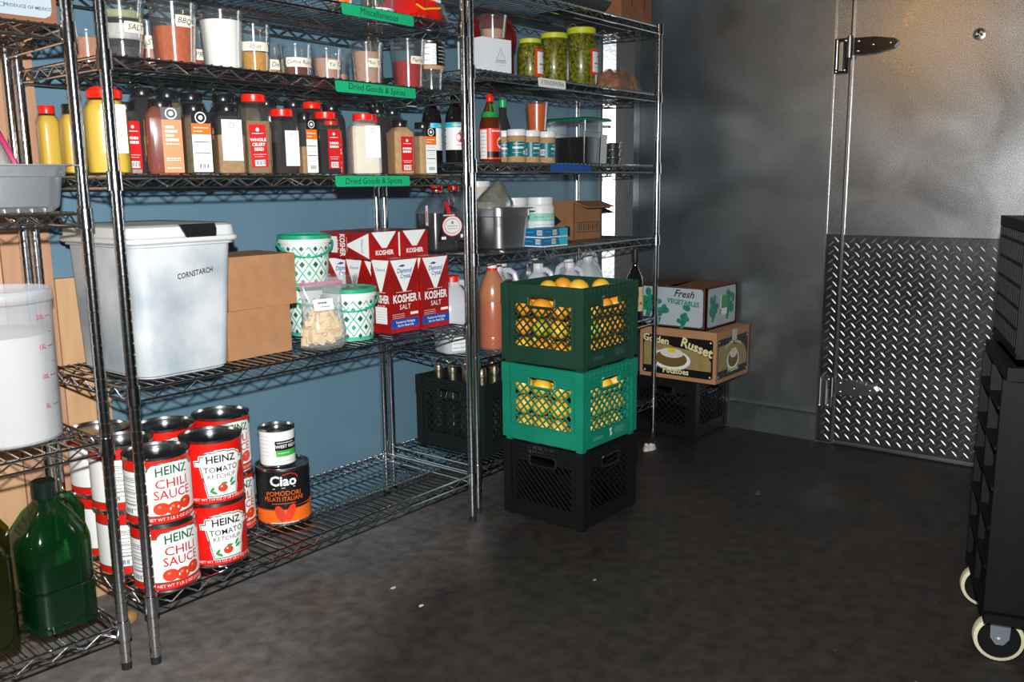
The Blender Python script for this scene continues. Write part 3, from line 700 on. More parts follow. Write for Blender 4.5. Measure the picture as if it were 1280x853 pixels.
deli('slim container taped 16 Dn behind the coffee rub', .533, .145, za, .042, .036, .088, f_mus, .2, ('16 Dn', .05, .026, .032, rad(-30), 0, .018))
deli('short container of dark coffee rub with a long cream tape', .572, .082, za, .046, .039, .084, f_cof, .5, ('Coffee Rub eye', .088, .024, .036, rad(-12), .0, .014))
deli('short container of light tan powder just left of the green tape\'s middle', .678, .082, za, .045, .037, .084, f_tp, .68, ('Yo Tu', .04, .024, .040, rad(-4), 0, .016))
deli('small container tucked behind, between the light tan and pink tan powders', .782, .165, za, .042, .036, .088, f_tp, .35)
deli('pint container of pinkish tan powder with a short cream tape', .826, .082, za, .050, .040, .116, f_tp, .77, ('Mus Tea', .042, .024, .058, rad(-8), -.05, .015))
deli('tall container of bright red paprika taped Paprika', .997, .085, za, .057, .044, .144, f_pap, .55, ('Paprika', .048, .022, .082, rad(-6), -.03, .015))
deli('small empty clear container under the canister', 1.094, .082, za, .040, .034, .066)
t = thing('spice_canister', 'black and white cardboard canister with a tan base balanced on the small empty container', 'canister', (1.107, .10, za+.0665), rad(-15))
b = MB(); b.lathe([(0, 0), (.045, 0), (.047, .003), (.047, .012, P_BLACK), (.047, .078, tin), (.049, .08, tin), (.049, .085, tin), (.046, .085, tin), (0, .082, tin)], mat('kraft_base', '#b08a60', .7), 32); b.build('canister_body', t)
b = MB(); S = Round(.047, .045); p_rect(b, S, -.05, -.031, -.004, .031, P_WHITE, .0004)
for k in range(3): p_ell(b, S, -.012, .018-.018*k, .007, .007, P_GREY, .0007, 12); p_ell(b, S, -.012, .018-.018*k, .006, .006, P_WHITE, .0009, 12); p_scrib(b, S, -.046, -.024, .018-.018*k, P_BLACK, .0008, wd=.002)
for k in range(5): p_scrib(b, S, .004, .04, .022-.011*k, P_WHITE, .0007, wd=.0014)
b.build('label', t)

# ---- top shelf of the middle unit
zt0 = SA[0]
t = thing('food_can', 'orange and white can on the top shelf above the Miscellaneous tape', 'can', (.745, .095, zt0), 0)
can_body(t, .037, .11, P_WHITE); b = MB(); S = Round(.035, .055); p_rect(b, S, -.04, -.045, .005, .02, P_ORANGE, .0004); p_scrib(b, S, .01, .03, .0, P_GREY); b.build('label', t)
deli('quart container of white powder on the top shelf beside the red bag', .890, .092, zt0, .057, .047, .138, f_white, .12)
def pillow(name, w_, d_, h_, m, seed, lumps=.008, nx=14, ny=10):
    """a stuffed bag lying down, base at z=0"""
    rr = random.Random(seed); b = MB(); ph = [rr.uniform(0, 6.3) for _ in range(6)]
    top = []; bot = []
    for j in range(ny+1):
        for i in range(nx+1):
            u, v = 2*i/nx-1, 2*j/ny-1
            e = max(0, (1-u**4))**.6*max(0, (1-v**4))**.6
            wob = lumps*(math.sin(7*u+ph[0])*math.cos(6*v+ph[1])+math.sin(13*u+ph[2]+4*v)*.6+rr.uniform(-.5, .5))*e
            X = u*w_/2*(1+.03*math.sin(9*v+ph[3])); Y = v*d_/2*(1+.03*math.sin(8*u+ph[4]))
            top.append((X, Y, .012+(h_-.012)*e+wob)); bot.append((X, Y, .012-.0115*min(1, e*2)))
    A = b.pts(top); B = b.pts(bot); q = lambda i, j: j*(nx+1)+i
    for j in range(ny):
        for i in range(nx):
            b.face((A[q(i,j)], A[q(i+1,j)], A[q(i+1,j+1)], A[q(i,j+1)]), m); b.face((B[q(i,j)], B[q(i,j+1)], B[q(i+1,j+1)], B[q(i+1,j)]), m)
    for i in range(nx): b.face((B[q(i,0)], B[q(i+1,0)], A[q(i+1,0)], A[q(i,0)]), m); b.face((A[q(i,ny)], A[q(i+1,ny)], B[q(i+1,ny)], B[q(i,ny)]), m)
    for j in range(ny): b.face((A[q(0,j)], A[q(0,j+1)], B[q(0,j+1)], B[q(0,j)]), m); b.face((B[q(nx,j)], B[q(nx,j+1)], A[q(nx,j+1)], A[q(nx,j)]), m)
    return b
film = film_mat('clear_film', base=.06, rough=.08, haze=.05)
t = thing('snack_bag', 'shiny red printed snack bag on the top shelf', 'bag', (1.026, .10, zt0), rad(4))
pillow('bag', .13, .17, .085, mat('red_foil', '#d81a0c', .22, spec=.8, bump=(30, .4)), 3, .006).build('bag', t)
b = MB(); b.tube([(-.06, -.078, .036), (-.03, -.081, .026), (.0, -.081, .032), (.05, -.078, .04)], .003, P_YELLOW, 6); b.tube([(-.065, -.07, .058), (0, -.074, .066), (.06, -.068, .062)], .006, P_WHITE, 6); b.build('bag_print', t)
t = thing('dried_fruit_bag', 'clear bag of dark red dried fruit next to the post on the top shelf', 'bag', (1.120, .135, zt0), 0)
pillow('bag', .055, .19, .07, film, 5).build('bag', t)
pillow('c', .046, .17, .06, fillmat('darkred', '#5e0f10', '#3a0708', 60), 6, .006).build('contents', t, loc=(0, 0, .002))

# ------------------------------------------------------------------ cornstarch shelf
z3 = SA[3]
# big translucent bin: base centre
t = thing('storage_bin', 'large frosted plastic bin marked CORNSTARCH with a white lid', 'bin', (.178, .205, z3), 0)
bx0, bx1, by0, by1 = -.128, .108, -.170, .140; tx0, tx1, ty0, ty1 = -.140, .132, -.188, .158; hb = .325
frost = mat('frosted_bin', (.60, .62, .63), .34, 0, alpha=.9, noise=(6.5, .14), col2=(.33, .38, .41), bump=(14, .3))
def rrect(x0, y0, x1, y1, r, k=5):
    P = []
    for cx, cy, a0 in ((x1-r, y1-r, 0), (x0+r, y1-r, PI/2), (x0+r, y0+r, PI), (x1-r, y0+r, 3*PI/2)):
        for i in range(k+1): a = a0+PI/2*i/k; P.append((cx+r*math.cos(a), cy+r*math.sin(a)))
    return P
def loft(b, secs, m, cap0=True, cap1=True):
    """secs: list of (outline2d, z)"""
    prev = None
    for P, z in secs:
        cur = b.pts([(x, y, z) for x, y in P]); n = len(cur)
        if prev:
            for i in range(n): b.face((prev[i], prev[(i+1) % n], cur[(i+1) % n], cur[i]), m)
        elif cap0: b.face(cur[::-1], m)
        prev = cur
    if cap1: b.face(prev, m)
b = MB(); loft(b, [(rrect(bx0+.012, by0+.012, bx1-.012, by1-.012, .03), 0), (rrect(bx0, by0, bx1, by1, .035), .01), (rrect(tx0+.006, ty0+.006, tx1-.006, ty1-.006, .03), hb-.012), (rrect(tx0-.002, ty0-.002, tx1+.002, ty1+.002, .032), hb-.010), (rrect(tx0, ty0, tx1, ty1, .032), hb)], frost, cap1=False); b.build('bin_body', t)
b = MB(); loft(b, [(rrect(bx0+.006, by0+.006, bx1-.006, by1-.006, .03), .004), (rrect(bx0+.002, by0+.002, bx1-.002, by1-.002, .03), .10), (rrect(bx0-.001, by0-.001, bx1+.004, by1, .03), .15)], mat('cornstarch_powder', '#cfd1d2', .9), cap1=True); b.build('contents', t)
b = MB(); wl = mat('lid_white', '#c9cac8', .4)
loft(b, [(rrect(tx0-.008, ty0-.008, tx1+.008, ty1+.008, .036), hb-.004), (rrect(tx0-.012, ty0-.012, tx1+.012, ty1+.012, .038), hb), (rrect(tx0-.012, ty0-.012, tx1+.012, ty1+.012, .038), hb+.008), (rrect(tx0-.006, ty0-.006, tx1+.006, ty1+.006, .036), hb+.012), (rrect(tx0-.004, ty0-.004, tx1+.004, ty1+.004, .036), hb+.034), (rrect(tx0+.008, ty0+.008, tx1-.008, ty1-.008, .03), hb+.040), (rrect(tx0+.03, ty0+.03, tx1-.03, ty1-.03, .03), hb+.036)], wl)
ldo = b.build('lid', t)
b = MB(); S = Flat((.020, ty0-.005, hb+.022), (1, 0, 0), (0, 0, 1))
P = [(-.048, .018), (-.034, -.006), (-.030, -.018), (.048, -.018), (.050, .004), (.046, .018)]
f = b.pts([S(u, v, 0) for u, v in P]); k = b.pts([S(u, v, .006) for u, v in P]); b.face(k, black_lid)
for i in range(6): b.face((f[i], f[(i+1) % 6], k[(i+1) % 6], k[i]), black_lid)
lt = b.build('latch', ldo, smooth=False); lt['label'] = 'black latch on the lid'
b = MB(); sl = (ty0-by0)/hb; S = Flat((.012, by0+(ty0-by0)*.72-.0022, hb*.76), (1, 0, 0), (0, (ty0-by0)/hb, 1)); p_text(b, S, 'CORNSTARCH', 0, 0, .0185, ink, .0008, bold=.01, shear=.15, sx=.78, rot=.12); b.build('lettering', t, smooth=False)

def carton(t, w_, d_, h_, m, seam=True, tapem=None):
    b = MB(); b.box(-w_/2, -d_/2, 0, w_/2, d_/2, h_-.003, m); b.build('carton_body', t, smooth=False)
    for s in (-1, 1):
        b = MB(); b.box(-w_/2 if s < 0 else .0008, -d_/2, h_-.003, -.0008 if s < 0 else w_/2, d_/2, h_, m); b.build('top_flap', t, smooth=False)
cb = 'plain cardboard boxes beside the cornstarch bin'
t = thing('cardboard_box', 'plain cardboard box, lower of the two beside the cornstarch bin', 'box', (.418, .187, z3), rad(1), cb); carton(t, .205, .18, .130, cardboard)
t = thing('cardboard_box', 'plain cardboard box, upper of the two beside the cornstarch bin', 'box', (.438, .187, z3+.1305), rad(-1), cb); carton(t, .215, .18, .140, cardboard)

# ---- green and white patterned buckets
grn = mat('bucket_green', '#1f9d76', .38); grn_d = mat('bucket_dark_green', '#0f5f4c', .4); grn_l = mat('bucket_print_green', '#35b08a', .42)
buckets = []
def bucket(label, loc, rz, drop):
    t = thing('patterned_bucket', label, 'bucket', loc, rad(rz), 'green and white lidded buckets')
    rb, rtp, h = .066, .076, .154
    if buckets:
        for ch in buckets[0].children:
            if ch.name.startswith('handle') : continue
            o = ch.copy(); COL.objects.link(o); o.parent = t
    else:
        buckets.append(t)
        b = MB(); b.lathe([(0, 0), (rb-.002, 0), (rb, .002, grn_l), (rb+.0004, .012, white_plastic), (rtp-.002, h-.026), (rtp+.003, h-.025), (rtp+.003, h-.012), (rtp, h-.011), (rtp, h-.002)], white_plastic, 40); b.build('bucket_body', t)
        b = MB(); b.lathe([(rtp-.001, h-.013), (rtp+.004, h-.013), (rtp+.0045, h-.002), (rtp+.002, h), (rtp-.006, h), (rtp-.008, h-.004), (0, h-.004)], grn, 40); b.build('lid', t)
        rr = lambda z: rb+(rtp-.002-rb)*z/(h-.026)
        b = MB(); S = Round(rr, .066); n = 11; L = 2*PI*S.r0/n; hh = .052
        for i in range(n):
            for j, (v0, v1) in enumerate(((-hh, 0), (0, hh))):
                u = i*L
                for sgn in (-1, 1): p_line(b, S, [(u, -hh if sgn > 0 else -hh), (u+sgn*L*.5, -hh*.5), (u+sgn*L, 0)], .0035, grn_l, .0006) if j == 0 else p_line(b, S, [(u, 0), (u+sgn*L*.5, hh*.5), (u+sgn*L, hh)], .0035, grn_l, .0006)
            for v, dark in ((0, 1), (-hh*.98, 1), (hh*.9, 1)):
                s_ = .0085 if v == 0 else .007
                p_poly(b, S, [(i*L+L*.5-s_, v-hh*.5*(0 if v else 1)*0+(hh*.0)), (i*L+L*.5, v-s_*1.15), (i*L+L*.5+s_, v), (i*L+L*.5, v+s_*1.15)], grn_d, .0009)
            for v in (-hh*.5, hh*.5): p_poly(b, S, [(i*L-.0075, v), (i*L, v-.009), (i*L+.0075, v), (i*L, v+.009)], grn_d if i % 2 else grn, .0009)
        b.build('pattern', t, smooth=False)
    # hanging bail handle
    b = MB(); P = []; h2 = h-.022
    for i in range(17):
        a = PI*i/16; x = math.cos(a)*(rtp+.007); y = -math.sin(a)*(rtp+.008)*math.cos(drop)-0; z = h2-math.sin(a)*(rtp)*math.sin(drop)
        P.append((x, y, z))
    b.tube(P, .004, grn, 8); b.build('handle', t)
    return t
bucket('patterned bucket with a hanging green handle, lowest and nearest the shelf edge', (.757, .118, z3), -35, .62)
bucket('patterned bucket hidden behind the bag of bread cubes, under the highest bucket', (.742, .285, z3), -30, .5)
bucket('patterned bucket raised highest, partly behind the cardboard boxes', (.722, .275, z3+.1542), -30, .62)
t = deli('empty clear deli cup standing on the lid of the nearest patterned bucket', .742, .135, z3+.1545, .048, .042, .036, rz=0)
# bag of bread cubes
t = thing('bread_cube_bag', 'clear zip bag of toasted bread cubes with a pink seal', 'bag', (.592, .048, z3), rad(-12))
b = MB(); rr = random.Random(5); cub = mat('bread_cube', '#ecd5ae', .85, noise=(60, .3), col2='#dcb985')
for i in range(95):
    s_ = rr.uniform(.008, .0125); a = rr.uniform(0, 6.3); q = rr.random()**.5; zc = .023+rr.uniform(0, 1)*.075
    sh = 1-.35*max(0, (zc-.06)/.04)
    T = Matrix.Translation((q*math.cos(a)*.050*sh, q*math.sin(a)*.036*sh, zc)) @ Matrix.Rotation(rr.uniform(0, 3), 4, 'X') @ Matrix.Rotation(rr.uniform(0, 3), 4, 'Z')
    b.box(-s_, -s_, -s_, s_, s_, s_, cub, T)
o = b.build('bread_cubes', t, smooth=False); o['kind'] = 'stuff'
b = MB(); rr = random.Random(8); secs = []; n = 26
for z, rx, ry in ((.001, .052, .036), (.012, .064, .048), (.05, .066, .050), (.09, .062, .044), (.12, .058, .030), (.155, .060, .016), (.185, .064, .006), (.198, .066, .003)):
    P = []
    for i in range(n):
        a = 2*PI*i/n; k = 1+rr.uniform(-.09, .09); P.append((rx*k*math.cos(a), ry*k*math.sin(a)))
    secs.append((P, z))
loft(b, secs, film_mat('bag_film', base=.07, rough=.12, haze=.13), cap1=False); b.build('bag', t)
b = MB(); b.box(-.066, -.0035, .180, .066, .0035, .188, mat('pink_zip', '#c2607a', .4)); b.build('zip_seal', t, smooth=False)
b = MB(); S = Flat((-.012, -.034, .128), (1, 0, 0), (0, .25, .97)); p_rect(b, S, -.03, -.016, .03, .016, white_paper, .001); p_scrib(b, S, -.016, .012, .005, ink, .0016, wd=.004); p_scrib(b, S, -.01, .02, -.006, ink, .0016, wd=.002); b.build('paper_or_glare', t, smooth=False)

# ---- kosher salt boxes
sw, sd, sh_ = .122, .082, .227
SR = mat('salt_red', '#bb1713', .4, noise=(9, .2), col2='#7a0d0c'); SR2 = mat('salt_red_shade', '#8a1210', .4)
sprt = {}
def salt_mesh():
    b = MB(); b.box(-sw/2, -sd/2, 0, sw/2, sd/2, sh_, SR); b.build
    return b
def salt_face(b, S, wd, small=False):
    # white V with logo, titles, blue strip
    p_poly(b, S, [(-wd*.47, sh_*.49), (-wd*.05, sh_*.06), (.05*wd, sh_*.06), (wd*.47, sh_*.49)], P_WHITE, .0004)
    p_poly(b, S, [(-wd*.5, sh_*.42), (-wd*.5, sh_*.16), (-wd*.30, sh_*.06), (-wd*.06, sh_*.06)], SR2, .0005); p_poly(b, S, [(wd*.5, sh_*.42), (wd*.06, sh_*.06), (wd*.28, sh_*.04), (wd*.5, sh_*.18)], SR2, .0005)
    p_text(b, S, 'KOSHER', 0, -.010, .034, P_WHITE, .0009, bold=.03, sx=.80*wd/.122); p_text(b, S, 'SALT', 0, -.036, .022, P_WHITE, .0009, sx=1.0*wd/.122)
    p_scrib(b, S, -wd*.3, wd*.25, .012, P_WHITE, .0008, wd=.0015)
    if not small:
        p_text(b, S, 'Diamond', 0, .077, .021, P_BLUE, .0009, bold=.015, shear=.2, sx=.8); p_text(b, S, 'Crystal', .004, .060, .019, P_BLUE, .0009, bold=.015, shear=.2, sx=.8)
        p_poly(b, S, [(-.026, .091), (-.008, .097), (.006, .093), (-.004, .089)], P_BLUE, .0008)
        p_rect(b, S, -wd*.5, -sh_*.5+.014, wd*.5, -sh_*.5+.041, P_BLUE, .0005)
        p_text(b, S, 'Foodservice Packaging', 0, -sh_*.5+.032, .0105, P_WHITE, .0009, bold=.01, sx=.86); p_text(b, S, 'Not for Retail Sale', 0, -sh_*.5+.021, .0105, P_WHITE, .0009, bold=.01, sx=.9)
        for q in (-.056, -.062, -.068): p_scrib(b, S, -wd*.45, -wd*.02, q, P_WHITE, .0008, wd=.0012)
        p_rect(b, S, wd*.18, -.062, wd*.46, -.054, P_WHITE, .0008)
    else:
        p_rect(b, S, -wd*.32, -sh_*.5+.028, wd*.30, -sh_*.5+.08, P_WHITE, .0006)
        for k in range(6): p_scrib(b, S, -wd*.28, wd*.26, -sh_*.5+.073-.008*k, P_GREY, .0008)
        p_text(b, S, 'Diamond', 0, .082, .014, P_BLUE, .0009, shear=.2, sx=.8)
def salt(label, loc, rz=0, tilt=None):
    t = thing('salt_box', label, 'box', loc, rad(rz), 'red kosher salt boxes')
    if tilt: t.rotation_euler = tilt
    if 'b' in sprt:
        for ch in sprt['b'].children: o = ch.copy(); COL.objects.link(o); o.parent = t
        return t
    sprt['b'] = t
    b = MB(); b.box(-sw/2, -sd/2, 0, sw/2, sd/2, sh_, SR); b.build('carton', t, smooth=False)
    b = MB(); salt_face(b, Flat((0, -sd/2, sh_/2), (1, 0, 0), (0, 0, 1)), sw); b.build('front_print', t, smooth=False)
    b = MB(); salt_face(b, Flat((-sw/2, 0, sh_/2), (0, -1, 0), (0, 0, 1)), sd, True); b.build('side_print', t, smooth=False)
    b = MB(); S = Flat((0, 0, sh_), (1, 0, 0), (0, 1, 0)); p_poly(b, S, [(sw*.42, sd*.5), (-sw*.42, sd*.5), (-sw*.08, -sd*.1), (sw*.08, -sd*.1)], P_WHITE, .0004); p_text(b, S, 'KOSHER', 0, -sd*.28, .02, P_WHITE, .0008, bold=.03); b.build('top_print', t, smooth=False)
    return t
salt('left of the two upright kosher salt boxes at the shelf edge', (.934, .108, z3), 0)
salt('right of the two upright kosher salt boxes, next to the post', (1.062, .098, z3), 0)
salt('upright kosher salt box in the back row just behind the nearest bucket', (.938, .232, z3), 0)
salt('upright kosher salt box farthest back on the left of the salt boxes', (.893, .345, z3), 0)
salt('kosher salt box in the second row behind the right upright box', (1.066, .222, z3), 0)
zl = z3+sh_+.0006
# two lying on their backs across the top
salt('left of the two kosher salt boxes lying on top of the upright ones', (.905, .3475, zl+sd/2+.0), 0, (PI/2, 0, 0))
salt('right of the two kosher salt boxes lying on top of the upright ones', (1.034, .345, zl+sd/2+.0), 0, (PI/2, 0, 0))

# ------------------------------------------------------------------ unit B goods
def bottle(label, x, y, z, prof, m, cap=None, capm=None, liquid=None, lab=None, name='sauce_bottle', cat='bottle', group=None, n=2, rz=0, seg=28):
    t = thing(name, label, cat, (x, y, z), rad(rz), group)
    b = MB(); b.lathe(prof, m, seg, n=n); b.build('bottle', t)
    if liquid: b = MB(); b.lathe(liquid[0], liquid[1], seg, n=n); b.build('contents', t)
    if cap: b = MB(); b.lathe(cap, capm, 20); b.build('cap', t)
    if lab: b = MB(); lab(b); b.build('label', t)
    return t
dark_glass = mat('dark_glass', (.010, .009, .009), .08, spec=.7)
zb2 = SB[2]
def soylab(b):
    S = Round(.034, .085); p_rect(b, S, -.062, -.045, .062, .045, P_WHITE, .0005); p_rect(b, S, -.062, .028, .062, .045, P_CYAN, .0007)
    p_ell(b, S, .008, -.004, .017, .017, P_TOMATO, .0008); p_poly(b, S, [(.0, .010), (.016, .010), (.008, .020)], P_BLACK, .0009)
    for k in range(6): p_rect(b, S, -.06, .018-.011*k, -.048, .024-.011*k, P_YELLOW if k % 2 else P_TEAL, .0008)
    p_scrib(b, S, -.02, .03, .036, P_YELLOW, .0010, wd=.006); p_scrib(b, S, -.01, .03, -.03, P_RED, .0008, wd=.002)
def soybottle(l, x, y, rz, capm):
    return bottle(l, x, y, zb2, [(0, 0), (.033, 0), (.034, .004), (.034, .14), (.030, .16), (.015, .19), (.0135, .215), (0, .215)], dark_glass, [(0, .208), (.0155, .208), (.0155, .232), (0, .232)], capm, None, soylab, 'sauce_bottle', group='dark sauce bottles with blue topped labels', rz=rz)
soybottle('dark sauce bottle with a narrow view of its blue topped label, left of its pair', 1.262, .245, 30, black_lid)
soybottle('dark sauce bottle with a fruit on its blue topped label, beside the shelving posts', 1.292, .165, -30, black_lid)
soybottle('dark sauce bottle with an orange cap peeking out right of the posts', 1.380, .196, -30, mat('orange_cap', '#c4521c', .4))
def srilab(b):
    S = Round(.0375, .062); p_rect(b, S, -.08, -.052, .08, .052, mat('print_orange_red', '#e1371a', .4), .0005); p_rect(b, S, -.08, -.046, .08, -.026, P_BLACK, .0007)
    p_poly(b, S, [(.026, .035), (.0, .006), (.026, -.028), (.052, .006)], P_BLACK, .0008); p_ell(b, S, .026, .004, .018, .02, P_WHITE, .0010); p_ell(b, S, .026, .004, .010, .012, P_BLACK, .0012)
    p_rect(b, S, -.058, -.050, -.028, .048, P_WHITE, .0008)
    for k in range(7): p_rect(b, S, -.055, .036-.0125*k, -.031, .0375-.0125*k, P_GREY, .0010)
    p_scrib(b, S, -.01, .05, .043, P_WHITE, .0010, wd=.005)
t = bottle('chili sauce bottle with an orange red label, green collar and red cap', 1.430, .128, zb2, [(0, 0), (.036, 0), (.0375, .004), (.0375, .115), (.036, .13), (.022, .178), (.013, .195), (.012, .205), (0, .205)], mat('amber_glass', (.10, .02, .008), .08, spec=.7), [(0, .203), (.011, .203), (.013, .207), (.013, .224), (.009, .230), (0, .230)], red_lid, None, srilab, rz=-25)
b = MB(); b.lathe([(.0305, .152), (.0315, .152), (.0275, .170), (.0262, .170)], mat('green_collar', '#12903f', .4), 24)
for a in (-1.9, -1.2): b.tube([(.027*math.cos(a), .027*math.sin(a), .168), (.0155*math.cos(a), .0155*math.sin(a), .196)], .0035, mat('green_collar', '#12903f', .4), 6)
b.build('collar', t)
bottle('small dark bottle with a bright green cap behind the white lidded jars', 1.668, .265, zb2, [(0, 0), (.03, 0), (.031, .004), (.031, .13), (.014, .185), (.0125, .212), (0, .212)], mat('smoke_glass', (.03, .03, .032), .08, spec=.7), [(0, .208), (.015, .208), (.0155, .212), (.0155, .235), (0, .236)], mat('green_cap', '#13a552', .35))
# jars with teal labels
def jarlab(b):
    S = Round(.0335, .048); p_rect(b, S, -.09, -.026, .09, .026, P_TEAL, .0005); p_scrib(b, S, -.024, .018, .005, P_WHITE, .0009, wd=.007); p_scrib(b, S, -.02, .02, .018, P_WHITE, .0008, wd=.002)
    p_ell(b, S, .022, -.012, .008, .008, P_CREAM, .0009); p_scrib(b, S, -.025, .01, -.012, P_WHITE, .0008, wd=.0014); p_bar(b, S, .062, -.008, .02, .022); p_bar(b, S, -.058, -.008, .02, .022)
jl = 'jars with white lids and teal labels'
for x, y, rz, l in ((1.573, .125, -35, 'white lidded jar with a teal label, front left of the jars'), (1.662, .128, 5, 'white lidded jar with a teal label, middle of the front jars'), (1.760, .130, 20, 'white lidded jar with a teal label, front right of the jars'), (1.604, .207, -35, 'small slice of a white lidded jar showing behind the front left jar'), (1.750, .215, 0, 'white lidded jar with a teal label standing in the second row under the orange cup')):
    bottle(l, x, y, zb2, [(0, 0), (.033, 0), (.0355, .003), (.0355, .014), (.0335, .018), (.0335, .080), (.0355, .084), (.034, .092), (.029, .097), (0, .097)], f_lt, [(0, .095), (.0355, .095), (.0358, .097), (.0358, .114), (.034, .117), (0, .117)], white_plastic, None, jarlab, 'food_jar', 'jar', jl, rz=rz)
deli('cup of bright orange sauce standing on the jar lids', 1.752, .168, zb2+.1175, .047, .037, .108, mat('orange_sauce', '#c65806', .35), .93, name='sauce_cup', group='sauce cup', cat='cup')
# square clear container with a green lid
t = thing('food_storage_container', 'square clear container of black liquid with a green lid', 'container', (2.090, .215, zb2), 0)
b = MB(); loft(b, [(rrect(-.07, -.085, .07, .085, .015), .001), (rrect(-.074, -.089, .074, .089, .017), .006), (rrect(-.08, -.095, .08, .095, .018), .125), (rrect(-.088, -.103, .088, .103, .02), .128), (rrect(-.09, -.105, .09, .105, .02), .172)], film_mat('poly_clear', base=.03, haze=.012), cap1=False); b.build('container_body', t)
b = MB(); loft(b, [(rrect(-.067, -.082, .067, .082, .014), .004), (rrect(-.074, -.088, .074, .088, .016), .108)], mat('black_liquid', (.006, .005, .005), .2)); b.build('contents', t)
b = MB(); gl = mat('green_lid', '#0c6b48', .4); loft(b, [(rrect(-.096, -.112, .096, .112, .022), .171), (rrect(-.098, -.114, .098, .114, .022), .178), (rrect(-.09, -.106, .09, .106, .02), .184)], gl); b.build('lid', t)
b = MB(); S = Flat((.02, -.0925, .09), (1, 0, 0), (0, -.05, 1)); p_rect(b, S, .008, -.085, .055, .03, mat('pale_glare', '#b8bcc0', .4), .003); b.build('paper_or_glare', t, smooth=False)  # pale panel paints the flash glare on this face as colour
for i in range(3):
    deli(('bottom', 'middle', 'top')[i]+' small dark sauce tub in the stack of three beside the green lidded container', 2.335, .20, zb2+.0325*i, .040, .034, .032, mat('dark_sauce', '#1c0d0a', .4), .8)
# pickle shelf
zb1 = SB[1]
t = thing('carton', 'white carton with a printed warning triangle under the cup of pinkish powder', 'box', (1.395, .118, zb1), rad(-6))
b = MB(); b.box(-.068, -.06, 0, .068, .06, .108, mat('white_carton', '#dcdee0', .6)); b.build('carton_body', t, smooth=False)
b = MB(); b.box(-.068, -.001, 0, -.005, .001, .055, mat('white_carton', '#dcdee0', .6)); o = b.build('open_flap', t, loc=(0, .056, .108), smooth=False); o.rotation_euler = (.1, 0, 0)
b = MB(); S = Flat((.018, -.06, .048), (1, 0, 0), (0, 0, 1)); p_line(b, S, [(-.024, -.016), (0, .03), (.024, -.016), (-.024, -.016)], .002, P_GREY, .0006); p_scrib(b, S, -.018, .018, -.010, P_GREY, .0008, wd=.004); p_text(b, S, '!', 0, .008, .016, P_GREY, .0008, bold=.03); p_scrib(b, S, -.018, .018, -.026, P_GREY, .0006); b.build('print', t, smooth=False)
deli('clear cup of pinkish powder standing on the white carton', 1.418, .100, zb1+.1085, .053, .042, .078, f_tp, .42, name='deli_container')
def jug_profile(r, h, nk): return [(0, 0), (r*.92, 0), (r, .008), (r, h*.58), (r*.97, h*.64), (r*.80, h*.74), (r*.45, h*.86), (nk, h*.90), (nk, h)]
t = thing('red_jug', 'big translucent red jug behind the white carton', 'jug', (1.600, .275, zb1), 0)
b = MB(); b.lathe([(0, 0), (.075, 0), (.08, .008), (.08, .17), (.07, .205), (.05, .228), (.03, .237), (0, .237)], mat('red_jug_plastic', '#6a0f0a', .3), 32, n=4); b.build('jug_body', t)
b = MB(); b.tube([(.03, -.03, .226), (.06, -.05, .215), (.078, -.06, .16), (.074, -.055, .12)], .011, mat('red_jug_plastic', '#6a0f0a', .3), 8); b.build('handle', t)
ylid = mat('yellow_green_lid', '#b7bd2c', .4)
pick = mat('pickles', '#8d8620', .35, noise=(95, .16), col2='#2b2c0a')
def pickle(label, x, y, r, h, rz, lab):
    t = thing('pickle_jar', label, 'jar', (x, y, zb1), rad(rz), 'pickle jars with yellow green lids')
    b = MB(); b.lathe([(0, .003), (r*.9, .003), (r*.97, .01), (r*.97, h*.70), (r*.9, h*.80), (r*.74, h*.88), (0, h*.885)], pick, 32); b.build('pickles', t)
    b = MB(); b.lathe([(0, 0), (r*.93, 0), (r, .008), (r, h*.70), (r*.93, h*.81), (r*.78, h*.885), (r*.78, h*.93)], film_mat('jar_glass', (.93, .95, .88), .06, rough=.05, haze=.0), 32); b.build('glass', t)
    b = MB(); b.lathe([(0, h*.895), (r*.83, h*.895), (r*.86, h*.90), (r*.86, h*.985), (r*.82, h), (0, h)], ylid, 32); b.build('lid', t)
    if lab:
        b = MB(); S = Round(r, h*.42); p_rect(b, S, -.06, -.048, .06, .048, P_TOMATO, .0006); p_rect(b, S, -.05, -.038, .06, .038, P_WHITE, .0008); p_scrib(b, S, -.02, .025, .022, P_BLACK, .0011, wd=.006); p_rect(b, S, -.04, -.008, .05, -.002, P_GREY, .0010); p_scrib(b, S, -.04, .05, -.02, P_GREY, .001, wd=.002); b.build('label', t)
pickle('smallest pickle jar on the left with a yellow green lid', 1.690, .150, .048, .148, 40, True)
pickle('middle pickle jar, its lid lower than the right one, no label showing', 1.838, .150, .060, .185, 70, False)
pickle('largest pickle jar on the right with a red and white label', 2.020, .150, .067, .226, 28, True)
t = thing('snack_bag', 'clear bag of brown fried snacks at the right end of the pickle shelf', 'bag', (2.285, .155, zb1), rad(4))
pillow('b', .23, .15, .09, film, 15, .010).build('bag', t); pillow('c', .215, .135, .078, fillmat('brown_snack', '#c27a34', '#6a3814', 40), 16, .012, 18, 12).build('contents', t, loc=(0, 0, .003))
